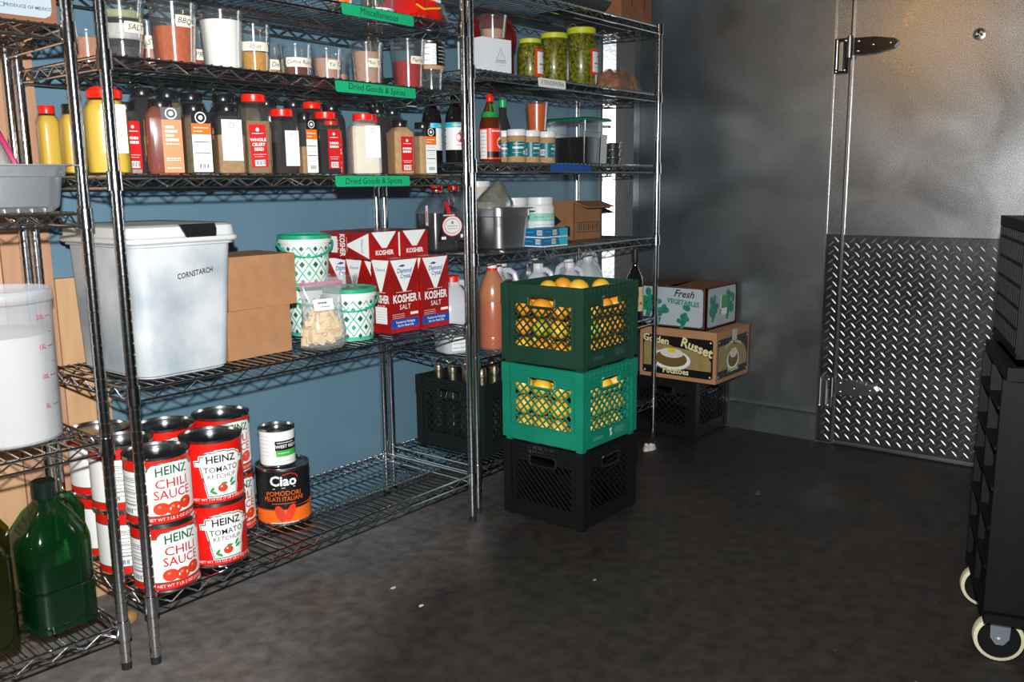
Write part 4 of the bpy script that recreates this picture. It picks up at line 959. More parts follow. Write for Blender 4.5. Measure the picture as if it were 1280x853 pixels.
# top shelf of unit B
zb0 = SB[0]
t = thing('cardboard_box', 'brown cardboard box with slots at the right end of the top shelf', 'box', (2.265, .185, zb0), rad(2)); carton(t, .25, .27, .24, mat('brown_box', '#8a5a3c', .8, noise=(20, .3), col2='#7a4e33'))
b = MB(); S = Flat((0, -.135, .08), (1, 0, 0), (0, 0, 1)); p_rect(b, S, -.045, -.03, -.038, .05, ink, .0006); p_rect(b, S, .06, -.035, .067, .02, ink, .0006); b.build('slots', t, smooth=False)
t = thing('plastic_tray', 'black plastic tray with a clear wrap on the top shelf beside the brown box', 'tray', (1.955, .165, zb0), rad(-3))
b = MB(); b.frustum((-.10, -.09, .10, .09), (-.125, -.115, .125, .115), 0, .045, mat('tray_black', (.02, .02, .022), .35)); b.build('tray', t, smooth=False)
pillow('w', .2, .18, .03, film, 21, .006).build('wrap', t, loc=(0, 0, .043))
b = MB(); b.box(-.06, -.05, .06, .03, .03, .0612, white_paper); b.build('paper_or_glare', t, smooth=False)
# white tub shelf
zb3 = SB[3]
t = thing('steel_pan', 'deep steel steam table pan with a bag resting in it', 'pan', (1.512, .158, zb3), rad(-8))
b = MB(); A = rrect(-.082, -.082, .082, .082, .03); 
loft(b, [(rrect(-.066, -.066, .066, .066, .03), .0), (rrect(-.072, -.072, .072, .072, .03), .006), (rrect(-.080, -.080, .080, .080, .028), .115), (rrect(-.086, -.086, .086, .086, .03), .119), (rrect(-.086, -.086, .086, .086, .03), .142), (rrect(-.1, -.1, .1, .1, .03), .144), (rrect(-.1, -.1, .1, .1, .03), .1475), (rrect(-.084, -.084, .084, .084, .028), .146), (rrect(-.07, -.07, .07, .07, .028), .01)], steel); b.build('pan_body', t)
t = thing('herb_bag', 'crumpled clear bag of grey green herbs heaped in the steel pan', 'bag', (1.490, .168, zb3+.1485), rad(-8))
hm = mat('herbs', '#8c8a72', .6, noise=(55, .25), col2='#5c5b47')
b = MB(); rr = random.Random(4); secs = []
for z, rx, ry, ox in ((0, .07, .055, 0), (.02, .074, .056, .0), (.05, .05, .04, .012), (.08, .022, .02, .022), (.092, .006, .006, .024)): secs.append(([(ox+rx*(1+rr.uniform(-.1, .1))*math.cos(2*PI*i/18), ry*(1+rr.uniform(-.1, .1))*math.sin(2*PI*i/18)) for i in range(18)], z))
loft(b, secs, hm); b.build('contents', t)
b = MB(); secs = [([(x*1.06, y*1.06) for x, y in P], z*1.04) for P, z in secs]; loft(b, secs, film_mat('bag_film2', base=.10, rough=.14, haze=.06)); b.build('bag', t)
def tublab(b):
    S = Round(.0585, .085); p_rect(b, S, -.15, -.06, .15, .035, mat('tub_label', '#dfe6e4', .5), .0004); p_rect(b, S, -.15, .002, .15, .032, mat('print_mint', '#8fcdb2', .5), .0006); p_scrib(b, S, -.05, -.012, .018, P_GREY, .0010, wd=.006); p_scrib(b, S, .0, .06, .012, P_WHITE, .0009, wd=.002)
    for q in (-.012, -.022, -.045): p_scrib(b, S, -.05, .08, q, P_CYAN, .0007, wd=.0018)
tubp = [(0, 0), (.055, 0), (.058, .004), (.058, .135), (.054, .148), (.048, .152), (0, .152)]
tubc = [(0, .150), (.0515, .150), (.053, .152), (.053, .178), (.05, .180), (0, .180)]
bottle('white plastic tub with a mint green label band, in front of the open cardboard box', 1.852, .232, zb3, tubp, white_plastic, tubc, white_plastic, None, tublab, 'plastic_tub', 'tub', 'white tubs', rz=-25)
bottle('white plastic tub half hidden behind the steel pan and the blue boxes', 1.722, .262, zb3, tubp, white_plastic, tubc, white_plastic, None, tublab, 'plastic_tub', 'tub', 'white tubs', rz=-40)
bottle('tall cream coloured jar with a white lid behind the steel pan', 1.640, .375, zb3, [(0, 0), (.062, 0), (.066, .006), (.066, .16), (.06, .19), (.046, .212), (.044, .225), (0, .225)], mat('cream_plastic', '#cfc9b8', .4), [(0, .222), (.052, .222), (.052, .243), (0, .244)], white_plastic, name='plastic_jar', cat='jar')
for i in range(2):
    t = thing('flat_carton', ('lower', 'upper')[i]+' of two flat blue and white cartons in front of the white tub', 'box', (1.715+.003*i, .105, zb3+.033*i), rad(-2+3*i), 'flat blue and white cartons')
    b = MB(); b.box(-.075, -.05, 0, .075, .05, .0325, mat('carton_blue', '#17689c', .45)); b.build('carton_body', t, smooth=False)
    b = MB(); S = Flat((0, -.05, .016), (1, 0, 0), (0, 0, 1)); p_rect(b, S, -.075, -.0163, .075, -.0115, P_WHITE, .0004); p_bar(b, S, -.01, .003, .026, .018); p_scrib(b, S, -.07, -.03, .006, P_CYAN, .0006, wd=.003); p_poly(b, S, [(.018, .016), (.075, .016), (.075, -.012), (.026, -.012)], P_CYAN, .0005)
    S = Flat((-.075, 0, .016), (0, -1, 0), (0, 0, 1)); p_rect(b, S, -.05, -.0163, .05, -.0115, P_WHITE, .0004); p_scrib(b, S, -.04, .0, .004, P_CYAN, .0006, wd=.004); p_bar(b, S, .028, .003, .024, .018)
    b.build('print', t, smooth=False)
# open cardboard box
t = thing('cardboard_box', 'opened brown cardboard box with a torn flap and printed bars', 'box', (2.112, .270, zb3), rad(-3))
w_, d_, h_ = .185, .19, .155; cbm = mat('carton_open', '#9a6c4a', .8, noise=(24, .3), col2='#875c3d')
b = MB(); 
for q in ((-w_/2, -d_/2, w_/2, -d_/2+.004), (-w_/2, d_/2-.004, w_/2, d_/2), (-w_/2, -d_/2, -w_/2+.004, d_/2), (w_/2-.004, -d_/2, w_/2, d_/2)): b.box(q[0], q[1], 0, q[2], q[3], h_, cbm)
b.box(-w_/2, -d_/2, 0, w_/2, d_/2, .004, cbm); b.build('carton_body', t, smooth=False)
for (loc, rot, sx_, sy_) in (((0, -d_/2+.002, h_), (.30, 0, 0), w_, -.075), ((-w_/2+.002, 0, h_), (0, .25, 0), .085, d_), ((w_/2-.002, 0, h_), (0, .35, 0), .09, d_*.9)):
    b = MB(); b.box(-sx_/2 if abs(sx_) == w_ else 0, 0 if sy_ < 0 else -sy_/2, 0, sx_/2 if abs(sx_) == w_ else sx_, sy_ if sy_ < 0 else sy_/2, .004, cbm)
    o = b.build('flap', t, loc=loc, smooth=False); o.rotation_euler = rot
b = MB(); S = Flat((0, -d_/2, h_/2), (1, 0, 0), (0, 0, 1)); p_line(b, S, [(-.07, -.045), (.078, -.045), (.078, -.005), (-.07, -.005), (-.07, -.045)], .003, ink, .0006)
for k in range(9): p_rect(b, S, -.06+.015*k, -.038, -.060+.015*k+(.004 if k % 2 else .007), -.012, ink, .0006)
S = Flat((-w_/2, 0, h_/2), (0, -1, 0), (0, 0, 1)); p_poly(b, S, [(-.02, .035), (.03, .0), (-.02, -.03), (-.05, 0)], ink, .0006); p_rect(b, S, .05, -.06, .075, -.02, ink, .0006)
b.build('print', t, smooth=False)
# plastic jugs
def jug(label, x, y, z, w_, h, shell, liq=None, frac=.5, capm=None, rz=0, group=None, n=4.5, lab=None, name='plastic_jug'):
    t = thing(name, label, 'jug', (x, y, z), rad(rz), group); r = w_/2; nk = .018
    b = MB(); b.lathe(jug_profile(r, h-.006, nk), shell, 32, n=n); b.build('jug_body', t)
    if liq:
        b = MB(); f = (h-.006)*frac; P = [(0, .003), (r*.9, .003), (r*.975, .010)]
        for rr_, zz in jug_profile(r, h-.006, nk)[3:]:
            if zz < f: P.append((rr_*.975, zz))
        P.append((r*.975 if f <= h*.6 else r*.86, f)); P.append((0, f)); b.lathe(P, liq, 32, n=n); b.build('contents', t)
    b = MB(); b.lathe([(0, h-.022), (nk+.003, h-.022), (nk+.003, h-.001), (nk, h), (0, h)], capm or white_plastic, 20); b.build('cap', t)
    b = MB(); k = r*.99; hz = h
    b.tube([(nk*.8, 0, hz*.90), (r*.55, 0, hz*.905), (r*.86, 0, hz*.86), (r*1.0, 0, hz*.76), (r*1.0, 0, hz*.62), (r*.93, 0, hz*.54)], .0115, shell, 8); b.build('handle', t)
    if lab: b = MB(); lab(b, r); b.build('label', t, smooth=False)
    return t
milk = film_mat('jug_plastic', (.9, .92, .93), .04, (.86, .89, .92), .25, .55)
smoke = film_mat('jug_clear', (.9, .92, .93), .04, (.7, .74, .76), .2, .035)
van = mat('vanilla', (.010, .007, .006), .15)
def vanlab(b, r):
    S = Flat((.008, -r*.985, .105), (1, 0, 0), (0, 0, 1)); p_poly(b, S, [(-.055, -.07), (.06, -.07), (.06, .03), (.0, .055), (-.02, .05), (-.03, .02)], P_BLACK, .0006)
    p_poly(b, S, [(-.026, .068), (-.006, .064), (.004, .03), (-.012, .022)], P_RED, .0012)
    p_ell(b, S, .008, -.018, .045, .037, P_RED, .0014, 24); p_ell(b, S, .008, -.018, .042, .034, P_WHITE, .0018, 24); p_ell(b, S, .008, -.018, .035, .027, P_RED, .0021, 24); p_ell(b, S, .008, -.018, .033, .025, P_WHITE, .0024, 24)
    p_scrib(b, S, -.014, .03, -.018, P_GREY, .0028, wd=.003); p_scrib(b, S, -.012, .028, -.027, P_GREY, .0028, wd=.0025); p_ell(b, S, .008, -.006, .006, .006, P_GREY, .0028, 10); p_scrib(b, S, -.03, .02, .02, P_WHITE, .0012, wd=.004)
    p_rect(b, S, -.04, -.064, -.02, -.054, P_WHITE, .0012); p_rect(b, S, .045, -.06, .056, -.048, P_WHITE, .0012)
    S = Flat((-r*.99, 0, .11), (0, -1, 0), (0, 0, 1)); p_rect(b, S, .02, -.02, .034, .05, P_WHITE, .0006); p_rect(b, S, .024, -.01, .030, .03, P_RED, .0009)
jug('clear jug half full of dark vanilla with a red cap and an oval label', 1.335, .300, zb3, .13, .232, smoke, van, .58, red_lid, -10, 'vanilla jugs', lab=vanlab)
jug('second dark jug with a red cap hidden behind the vanilla jug', 1.462, .335, zb3, .11, .232, smoke, van, .5, red_lid, -10, 'vanilla jugs')
zb4 = SB[4]
def wlab(b, r):
    S = Flat((.0, -r*.99, .07), (1, 0, 0), (0, 0, 1)); p_rect(b, S, -.04, -.06, .045, .03, P_WHITE, .0006); p_rect(b, S, .035, -.06, .045, .0, P_RED, .0008)
    for k in range(5): p_rect(b, S, -.036, -.05+.015*k, .03, -.0485+.015*k, P_BLACK, .0009)
jug('white labelled jug with a red cap glimpsed between the salt boxes and the post', 1.296, .195, zb4, .12, .268, milk, mat('grey_liquid', '#4b4b50', .4), .35, red_lid, -20, 'plastic jugs', lab=wlab)
# tall orange dressing bottle
t = bottle('tall orange red dressing bottle with a white cap beside the crates', 1.420, .120, zb4, [(0, 0), (.046, 0), (.049, .005), (.049, .045), (.048, .048), (.049, .052), (.049, .168), (.047, .175), (.049, .182), (.049, .205), (.038, .245), (.018, .282), (.016, .296)], film_mat('dressing_plastic', (.95, .75, .6), .06, (.7, .35, .2), .2, .30), [(0, .289), (.0175, .289), (.0175, .306), (0, .307)], white_plastic,
           ([(0, .004), (.044, .004), (.047, .01), (.047, .168, mat('dressing_red', '#b8452e', .5)), (.047, .170), (0, .170)], mat('dressing_red', '#b8452e', .5)), name='dressing_bottle')
b = MB(); b.lathe([(.0165, .281), (.0195, .281), (.0195, .289), (.0165, .289)], red_lid, 20); b.build('seal_ring', t)
b = MB(); b.lathe([(.0, .171), (.0468, .171), (.0468, .203), (.036, .243), (.017, .279), (0, .279)], film_mat('oily_top', (.95, .75, .5), .02, (.75, .4, .2), .3, .55), 28); b.build('oil_layer', t)
jl = 'plastic jugs crowded behind the milk crates'
JW, JH = .125, .27
jugs = [(1.575, .225, JH+.01, milk, mat('plum_liquid', '#3c2b38', .4), .82, 20, 'jug with dark plum liquid and a white cap, leftmost behind the crates'),
        (1.700, .305, JH+.005, milk, None, 0, -70, 'empty looking white jug with its handle in front, second from the left'),
        (1.830, .225, JH, milk, mat('pink_liquid', '#a08a8c', .5), .6, -70, 'pale pinkish jug with its handle turned to the front, in the middle'),
        (1.968, .170, JH-.004, milk, mat('pink_liquid', '#a08a8c', .5), .8, -30, 'pinkish jug with a white cap nearest the crate\'s back corner'),
        (1.975, .36, JH+.02, smoke, None, 0, 200, 'bluish clear jug at the back between the middle jugs'),
        (2.085, .257, JH, milk, None, 0, 160, 'white jug with a cap just right of the pinkish jugs'),
        (2.130, .385, JH+.025, smoke, None, 0, 0, 'bluish clear jug with a round handle hole at the back'),
        (2.220, .250, JH+.005, milk, None, 0, 0, 'pale jug second from the right, front'),
        (2.353, .345, JH+.03, milk, None, 0, -10, 'tall pale jug with an open loop handle, rightmost behind the crates')]
for x, y, h, m, lq, fr, rz, l in jugs: jug(l, x, y, zb4, JW-.006, h, m, lq, fr, None, rz, jl)
# wine bottle
bottle('dark wine bottle with a cream label between the crates and the right post', 2.325, .075, zb4, [(0, 0), (.034, 0), (.037, .004), (.037, .165), (.033, .185), (.016, .218), (.0135, .235), (.0135, .288), (0, .288)], dark_glass, [(0, .245), (.0145, .245), (.0150, .25), (.0150, .298), (0, .298)], mat('foil_dark', (.03, .012, .012), .35), None,
       lambda b: (p_rect(b, Round(.037, .085), -.075, -.05, .075, .055, P_CREAM, .0005), p_rect(b, Round(.037, .085), .0, -.022, .012, -.010, P_TOMATO, .0009), [p_scrib(b, Round(.037, .085), -.03, .03, .04-.012*k, P_BROWN, .0008) for k in range(3)]), 'wine_bottle', rz=-25)
# a clear water bottle low on the bottom shelf near the right post
bottle('small clear plastic bottle standing low behind the teal crate', 2.235, .055, SB[5], [(0, 0), (.03, 0), (.033, .005), (.033, .05), (.031, .055), (.033, .06), (.033, .13), (.03, .15), (.014, .175), (.013, .19)], film_mat('pet', base=.08, rough=.06, haze=.08), [(0, .186), (.0145, .186), (.0145, .202), (0, .202)], white_plastic, name='water_bottle')

# ------------------------------------------------------------------ milk crates
CS, CHT, CP = .33, .2675, .268       # side, height, stacking pitch
def crate_side(m, single=False):
    b = MB(); a = CS/2; y0, y1 = -a+.004, -a+.012
    b.box(-a+.02, y0, .010, a-.02, y1, .062, m)                                   # bottom band
    b.box(-a+.02, y0-.002, .055, a-.02, y1, .061, m)
    hx, hz0, hz1 = .054, .196, .232                                               # hand hole
    b.box(-a+.02, y0, .206, -hx, y1, CHT, m); b.box(hx, y0, .206, a-.02, y1, CHT, m); b.box(-hx, y0, hz1, hx, y1, CHT, m)
    for z in (.212, .228, .244, .261):                                      # rim ribs
        if z < hz1-.003: b.box(-a+.006, -a-.001, z, -hx-.006, y0, z+.006, m); b.box(hx+.006, -a-.001, z, a-.006, y0, z+.006, m)
        else: b.box(-a+.006, -a-.001, z, a-.006, y0, z+.005, m)
    for u in [-.12+.024*i for i in range(11)]: b.box(u-.0015, -a+.001, .238, u+.0015, y0, CHT, m)
    b.tube([(-hx, -a+.002, hz0+.006), (-hx, -a+.002, hz1-.006), (-hx+.008, -a+.002, hz1), (hx-.008, -a+.002, hz1), (hx, -a+.002, hz1-.006), (hx, -a+.002, hz0+.006), (hx-.008, -a+.002, hz0), (-hx+.008, -a+.002, hz0)], .0042, m, 6, True)
    for u in (-.122, .122): b.box(u-.006, y0-.001, .05, u+.006, y1, .21, m)       # stiles
    # diagonal lattice
    U, Z0, Z1 = .118, .060, .208; st = .031; yb0, yb1 = -a+.004, -a+.0085
    def bar(p, q):
        (ua, za_), (ub, zb_) = p, q
        if math.hypot(ub-ua, zb_-za_) < .012: return
        L = math.hypot(ub-ua, zb_-za_); bw = .003 if single else .0017; nx, nz = -(zb_-za_)/L*bw, (ub-ua)/L*bw
        P = [(ua+nx, za_+nz), (ua-nx, za_-nz), (ub-nx, zb_-nz), (ub+nx, zb_+nz)]
        f = b.pts([(u, yb0, z) for u, z in P]); k = b.pts([(u, yb1, z) for u, z in P]); b.face(f, m); b.face(k[::-1], m)
        for i in range(4): b.face((f[i], k[i], k[(i+1) % 4], f[(i+1) % 4]), m)
    sl = 1.0
    if single: st = .0235
    for sg in ((-1,) if single else (1, -1)):
        c = -U-(Z1-Z0)
        while c < U+(Z1-Z0):
            pts = []
            for i in range(61):
                z = Z0+(Z1-Z0)*i/60; u = sg*(c+(z-Z0)/sl)
                ok = abs(u) <= U and not (abs(u) < hx+.001 and z > hz0-.002)
                pts.append((u, z) if ok else None)
            run = []
            for p in pts+[None]:
                if p: run.append(p)
                else:
                    if len(run) > 2: bar(run[0], run[-1])
                    run = []
            c += st
    return b
def crate_corner(m):
    b = MB(); a = CS/2; w_ = .032
    b.box(-a, -a, .012, -a+w_, -a+.011, CHT, m); b.box(-a, -a+.011, .012, -a+.011, -a+w_, CHT, m)
    b.box(-a+.008, -a+.008, 0, -a+w_, -a+.016, .012, m); b.box(-a+.008, -a+.016, 0, -a+.016, -a+w_, .012, m)
    b.box(-a-.0015, -a-.0015, .205, -a+w_, -a+.002, CHT, m); b.box(-a-.0015, -a+.002, .205, -a+.002, -a+w_, CHT, m)
    return b
def crate_base(m):
    b = MB(); a = CS/2-.012
    for i in range(10): u = -a+2*a*i/9; b.box(u-.003, -a, .006, u+.003, a, .012, m); b.box(-a, u-.003, .006, a, u+.003, .012, m)
    b.box(-a, -a, .004, a, -a+.012, .014, m); b.box(-a, a-.012, .004, a, a, .014, m); b.box(-a, -a, .004, -a+.012, a, .014, m); b.box(a-.012, -a, .004, a, a, .014, m)
    return b
def milk_crate(label, loc, m, rz=0, single=False):
    t = thing('milk_crate', label, 'crate', loc, rad(rz), 'plastic milk crates')
    s0 = None
    for k in range(4):
        if s0 is None: s0 = crate_side(m, single).build('side_panel', t, smooth=False); c0 = crate_corner(m).build('corner_post', t, smooth=False)
        else:
            for q in (s0, c0): o = q.copy(); COL.objects.link(o); o.parent = t; o.rotation_euler.z = k*PI/2
    crate_base(m).build('base_grid', t, smooth=False)
    return t
cr_black = mat('crate_black', (.0055, .0065, .0065), .45, spec=.3, bump=(60, .05)); cr_green = mat('crate_dark_green', '#16402f', .42, noise=(6, .3), col2='#123626', bump=(50, .1)); cr_teal = mat('crate_teal', '#0a8468', .42, noise=(6, .3), col2='#087259', bump=(50, .1))
cr_dk = mat('crate_blackish_green', (.008, .012, .010), .45, spec=.3, bump=(60, .05))
kx, ky = 1.280+CS/2, -.366+CS/2
milk_crate('empty black milk crate at the bottom of the stack of three', (kx+.003, ky, 0), cr_black, 0, True)
ct = milk_crate('teal milk crate full of citrus in the middle of the stack', (kx, ky, CP), cr_teal)
cg = milk_crate('dark green milk crate full of citrus on top of the stack', (kx, ky, CP*2), cr_green)
lt = mat('crate_marks', '#8fb5a8', .5)
for t_, mm in ((ct, lt), (cg, mat('crate_marks_dim', '#5c7f70', .5))):
    b = MB(); S = Flat((0, -CS/2+.004, .034), (1, 0, 0), (0, 0, 1))
    for q in (.014, .008, .002, -.004): p_scrib(b, S, .03, .085, q, mm, .0006, wd=.0014)
    for q in (.004, -.002): p_scrib(b, S, -.10, -.04, q, mm, .0006, wd=.0014)
    if t_ is ct: p_poly(b, S, [(-.004, .018), (.012, .02), (.008, .008), (.014, -.004), (.0, -.008), (.002, .004)], mat('crate_logo', '#cfe0da', .5), .0007)
    b.build('moulded_marks', t_, smooth=False)
# citrus in the two crates
fy = mat('citrus_yellow', '#f0c440', .42, noise=(14, .3), col2='#e8b02c', bump=(160, .12)); fo = mat('citrus_orange', '#eba02a', .42, noise=(14, .3), col2='#e08c1c', bump=(160, .12)); fg = mat('citrus_greenish', '#c3b52e', .42, noise=(12, .25), col2='#8f9a24', bump=(160, .12))
def fruit_proto(m):
    b = MB(); R_ = .0335
    b.lathe([(0, -R_*1.10), (R_*.16, -R_*1.08), (R_*.42, -R_*.96), (R_*.78, -R_*.66), (R_*.97, -R_*.2), (R_*.97, R_*.22), (R_*.78, R_*.68), (R_*.42, R_*.96), (R_*.18, R_*1.08), (R_*.08, R_*1.14), (0, R_*1.15)], m, 16)
    return b
protos = None
def fruit_fill(cx, cy, zb, layers, label, group, seed, top_extra):
    global protos
    rr = random.Random(seed); spots = []
    for k, lz in enumerate(layers):
        off = .0 if k % 2 == 0 else .0
        for i in range(4):
            for j in range(4):
                if k < len(layers)-1 and i in (1, 2) and j in (1, 2): continue
                spots.append((cx-.1095+.073*i+rr.uniform(-.003, .003), cy-.1095+.073*j+rr.uniform(-.003, .003), zb+lz+rr.uniform(-.002, .002)))
    for p in top_extra: spots.append((cx+p[0], cy+p[1], zb+p[2]))
    for p in spots:
        k = rr.choice((0, 0, 0, 1, 1, 2) if seed == 1 else (0, 0, 0, 0, 1))
        m = (fy, fo, fg)[k]
        if protos is None: protos = {}
        if m.name not in protos:
            o = fruit_proto(m).build('citrus_fruit'); protos[m.name] = o
        else: o = protos[m.name].copy(); COL.objects.link(o)
        col = ('yellow', 'orange tinted', 'greenish yellow')[k]
        o.location = p; o.rotation_euler = (rr.uniform(1.1, 2.0), rr.uniform(-.35, .35), rr.uniform(0, 6.3)); sc_ = rr.uniform(.92, 1.0); o.scale = (sc_, sc_, sc_)
        tag(o, col+' '+label, 'fruit', group)
fruit_fill(kx, ky, CP*2, (.052, .119, .186), 'citrus fruit heaped in the dark green top crate', 'citrus in the dark green crate', 1, ((-.073, .036, .244), (.0, -.035, .244), (.072, -.075, .244), (.036, .055, .244)))
fruit_fill(kx, ky, CP, (.052, .119, .186), 'citrus fruit packed in the teal crate', 'citrus in the teal crate', 2, ())
# crate of foil topped bottles on the bottom shelf of unit B
bx_, by_ = 1.285+CS/2, .052+CS/2
milk_crate('blackish green milk crate of foil topped bottles on the bottom wire shelf', (bx_, by_, SB[5]), cr_dk)
gold = mat('gold_foil', (.62, .55, .38), .32, 1, bump=(90, .3)); bg = mat('bottle_green_glass', (.012, .02, .012), .1, spec=.7)
bp0 = None
for i, (u, v) in enumerate([(a, c) for c in (-.105, -.035, .035, .105) for a in (-.105, -.035, .035, .105)]):
    if (u > 0 and v > 0): continue
    l = 'dark bottle with a gold foil top standing in the crate under the shelf'
    if bp0 is None:
        t = thing('foil_topped_bottle', l, 'bottle', (bx_+u, by_+v, SB[5]+.0125), 0, 'gold foil topped bottles in a crate'); bp0 = t
        b = MB(); b.lathe([(0, 0), (.03, 0), (.032, .004), (.032, .15), (.028, .18), (.014, .225), (.0135, .25), (0, .25)], bg, 20); b.build('bottle', t)
        b = MB(); b.lathe([(.0142, .222), (.0152, .222), (.0150, .268), (.0165, .270), (.0168, .284), (.0150, .296), (.0155, .300), (.013, .304), (0, .304)], gold, 18); b.build('foil_cap', t)
    else: dup(bp0, (bx_+u, by_+v, SB[5]+.0125), rr.uniform(0, 6) if False else i)
# crate beside the metal wall with the printed cartons on it
px_, py_ = 2.453+CS/2+.003, -.160+CS/2
milk_crate('black milk crate on the floor under the potato carton', (px_, py_, 0), cr_black)
t = thing('potato_carton', 'tan carton printed Russet Potatoes on the black crate', 'box', (2.457+.165, -.064, CHT+.0005), 0)
pw, pd, phh = .328, .374, .222
tan = mat('tan_carton', '#b3835c', .75, noise=(16, .3), col2='#a5764f')
b = MB(); b.box(-pw/2, -pd/2, 0, pw/2, pd/2, phh, tan); b.build('carton_body', t, smooth=False)
for s_ in (-1, 1): b = MB(); b.box(-pw/2 if s_ < 0 else .001, -pd/2, phh, -.001 if s_ < 0 else pw/2, pd/2, phh+.003, tan); b.build('top_flap', t, smooth=False)
def russet(b, S, W_, small):
    hw = W_*.46; v0, v1 = -phh*.42, phh*.36
    def rr_(a0, b0, a1, b1, m, h): p_rows(b, S, [(b0, a0+.008, a1-.008), (b0+.008, a0, a1), (b1-.008, a0, a1), (b1, a0+.008, a1-.008)], m, h)
    rr_(-hw, v0, hw, v1, P_BLACK, .0005)
    grain = mat('print_field', '#a38f5c', .5, noise=(30, .3), col2='#8a7748')
    p_rows(b, S, [(v0+.034, -hw+.005, hw-.008), (v0+.075, -hw+.005, hw-.008), (v1-.062, -hw+.005, hw-.03), (v1-.045, -hw+.005, -.02 if not small else hw-.05), (v1-.03, -hw+.01, -hw*.35)], grain, .0007)
    c = -.03 if not small else .0; k = 1 if not small else .62
    p_ell(b, S, c, -.026, .100*k, .048, P_GREY, .0009, 24); p_ell(b, S, c, -.024, .096*k, .046, P_WHITE, .0011, 24)
    p_ell(b, S, c, -.020, .080*k, .037, P_BROWN, .0013, 24); p_ell(b, S, c+.004, .006, .058*k, .022, mat('print_fluff', '#d9d2c6', .5), .0015, 20); p_rect(b, S, c-.016*k, .008, c+.022*k, .028, P_YELLOW, .0017)
    f = lambda s, u, v, z, **q: (p_text(b, S, s, u+.0015, v-.0015, z, P_BLACK, .0019, bold=.05, **q), p_text(b, S, s, u, v, z, mat('print_pale_gold', '#e2d9a0', .5), .0022, bold=.03, **q))
    if not small:
        f('Golden', -.105, .060, .044, rot=-.10); f('Russet', .095, .040, .058, rot=-.27); f('Potatoes', -.005, -.074, .036)
    else:
        f('Golden Russet', 0, .058, .027, arc=3.2); f('Potatoes', 0, -.066, .030)
    for u, v in ((-hw+.012, v0+.010), (hw-.012, v0+.010), (hw-.012, v1-.012), (-hw+.012, v1-.012)): p_ell(b, S, u, v, .004, .004, P_WHITE, .0009, 8)
b = MB(); russet(b, Flat((-pw/2, 0, phh/2), (0, -1, 0), (0, 0, 1)), pd, False); b.build('long_side_print', t, smooth=False)
b = MB(); russet(b, Flat((0, -pd/2, phh/2), (1, 0, 0), (0, 0, 1)), pw, True); p_rect(b, Flat((0, -pd/2, phh/2), (1, 0, 0), (0, 0, 1)), -.02, .062, .03, .111, mat('clear_tape', '#b9b5aa', .3), .003); b.build('end_print', t, smooth=False)
# vegetable carton
t = thing('vegetable_carton', 'open grey and green carton printed Fresh Vegetables on the potato carton', 'box', (2.470+.155, -.020, CHT+phh+.0045), 0)
vw, vd, vh = .300, .340, .185
pgrey = mat('print_pale_grey', '#a9b3ba', .55); pgreen = mat('print_leaf_green', '#0d6b50', .5, noise=(60, .15), col2='#2a8a6c')
b = MB(); e = .005
for q in ((-vw/2, -vd/2, vw/2, -vd/2+e), (-vw/2, vd/2-e, vw/2, vd/2), (-vw/2, -vd/2, -vw/2+e, vd/2), (vw/2-e, -vd/2, vw/2, vd/2)): b.box(q[0], q[1], 0, q[2], q[3], vh, kraft_dark)
b.box(-vw/2, -vd/2, 0, vw/2, vd/2, .005, kraft_dark); b.build('carton_body', t, smooth=False)
b = MB(); S = Flat((0, vd/2-e, vh), (1, 0, 0), (0, 0, 1)); P = [(-.035, 0), (-.033, .020), (-.022, .030), (.022, .030), (.033, .020), (.035, 0)]
f = b.pts([S(u, v, 0) for u, v in P]); k = b.pts([S(u, v, -e) for u, v in P]); b.face(f, kraft_dark); b.face(k[::-1], kraft_dark)
for i in range(6): b.face((f[i], k[i], k[(i+1) % 6], f[(i+1) % 6]), kraft_dark)
b.build('hand_tab', t, smooth=False)
b = MB(); b.box(-vw/2, .03, vh-.002, vw/2, vd/2-e, vh+.001, kraft_dark); b.box(-vw/2+.006, -vd/2+.006, vh-.06, -vw/2+.05, vd/2-.006, vh-.057, kraft_dark); b.build('inner_flap', t, smooth=False)
def veg(b, S, W_, small):
    hw = W_*.455; v0, v1 = -vh*.44, vh*.46
    p_rows(b, S, [(v0, -hw+.012, hw-.012), (v0+.004, -hw+.004, hw-.004), (v0+.012, -hw, hw), (v1-.012, -hw, hw), (v1-.004, -hw+.004, hw-.004), (v1, -hw+.012, hw-.012)], pgrey, .0006)
    rr = random.Random(3 if small else 9)
    def bunch(u, v, R_, st=True):
        for i in range(13):
            a = rr.uniform(0, 6.3); q = rr.random()**.6; p_ell(b, S, u+q*R_*math.cos(a), v+q*R_*1.1*math.sin(a), R_*rr.uniform(.3, .45), R_*rr.uniform(.3, .45), pgreen, .0008+.0001*i, 9)
        if st: p_poly(b, S, [(u-R_*.3, v-R_*.7), (u+R_*.3, v-R_*.7), (u-R_*.1, v-R_*1.7), (u-R_*.6, v-R_*1.7)], pgreen, .0009)
    if not small:
        bunch(-.105, .018, .046); bunch(-.058, -.022, .040); bunch(.066, -.034, .034)
        p_text(b, S, 'Fresh', .062, .060, .044, P_BLACK, .0024, shear=.35, bold=.012, rot=-.05); p_text(b, S, 'VEGETABLES', .060, .022, .029, pgreen, .0024, bold=.03, sx=.95, rot=-.08)
    else:
        bunch(-.075, .010, .042); bunch(.068, .016, .046)
        p_rect(b, S, -.012, -.012, .052, .048, mat('sticker_green', '#0f8a46', .4), .0024); p_rect(b, S, -.018, -.038, .046, -.010, P_WHITE, .0026); p_rect(b, S, -.020, -.036, -.010, .050, P_WHITE, .0026)
b = MB(); veg(b, Flat((-vw/2, 0, vh/2), (0, -1, 0), (0, 0, 1)), vd, False); b.build('long_side_print', t, smooth=False)
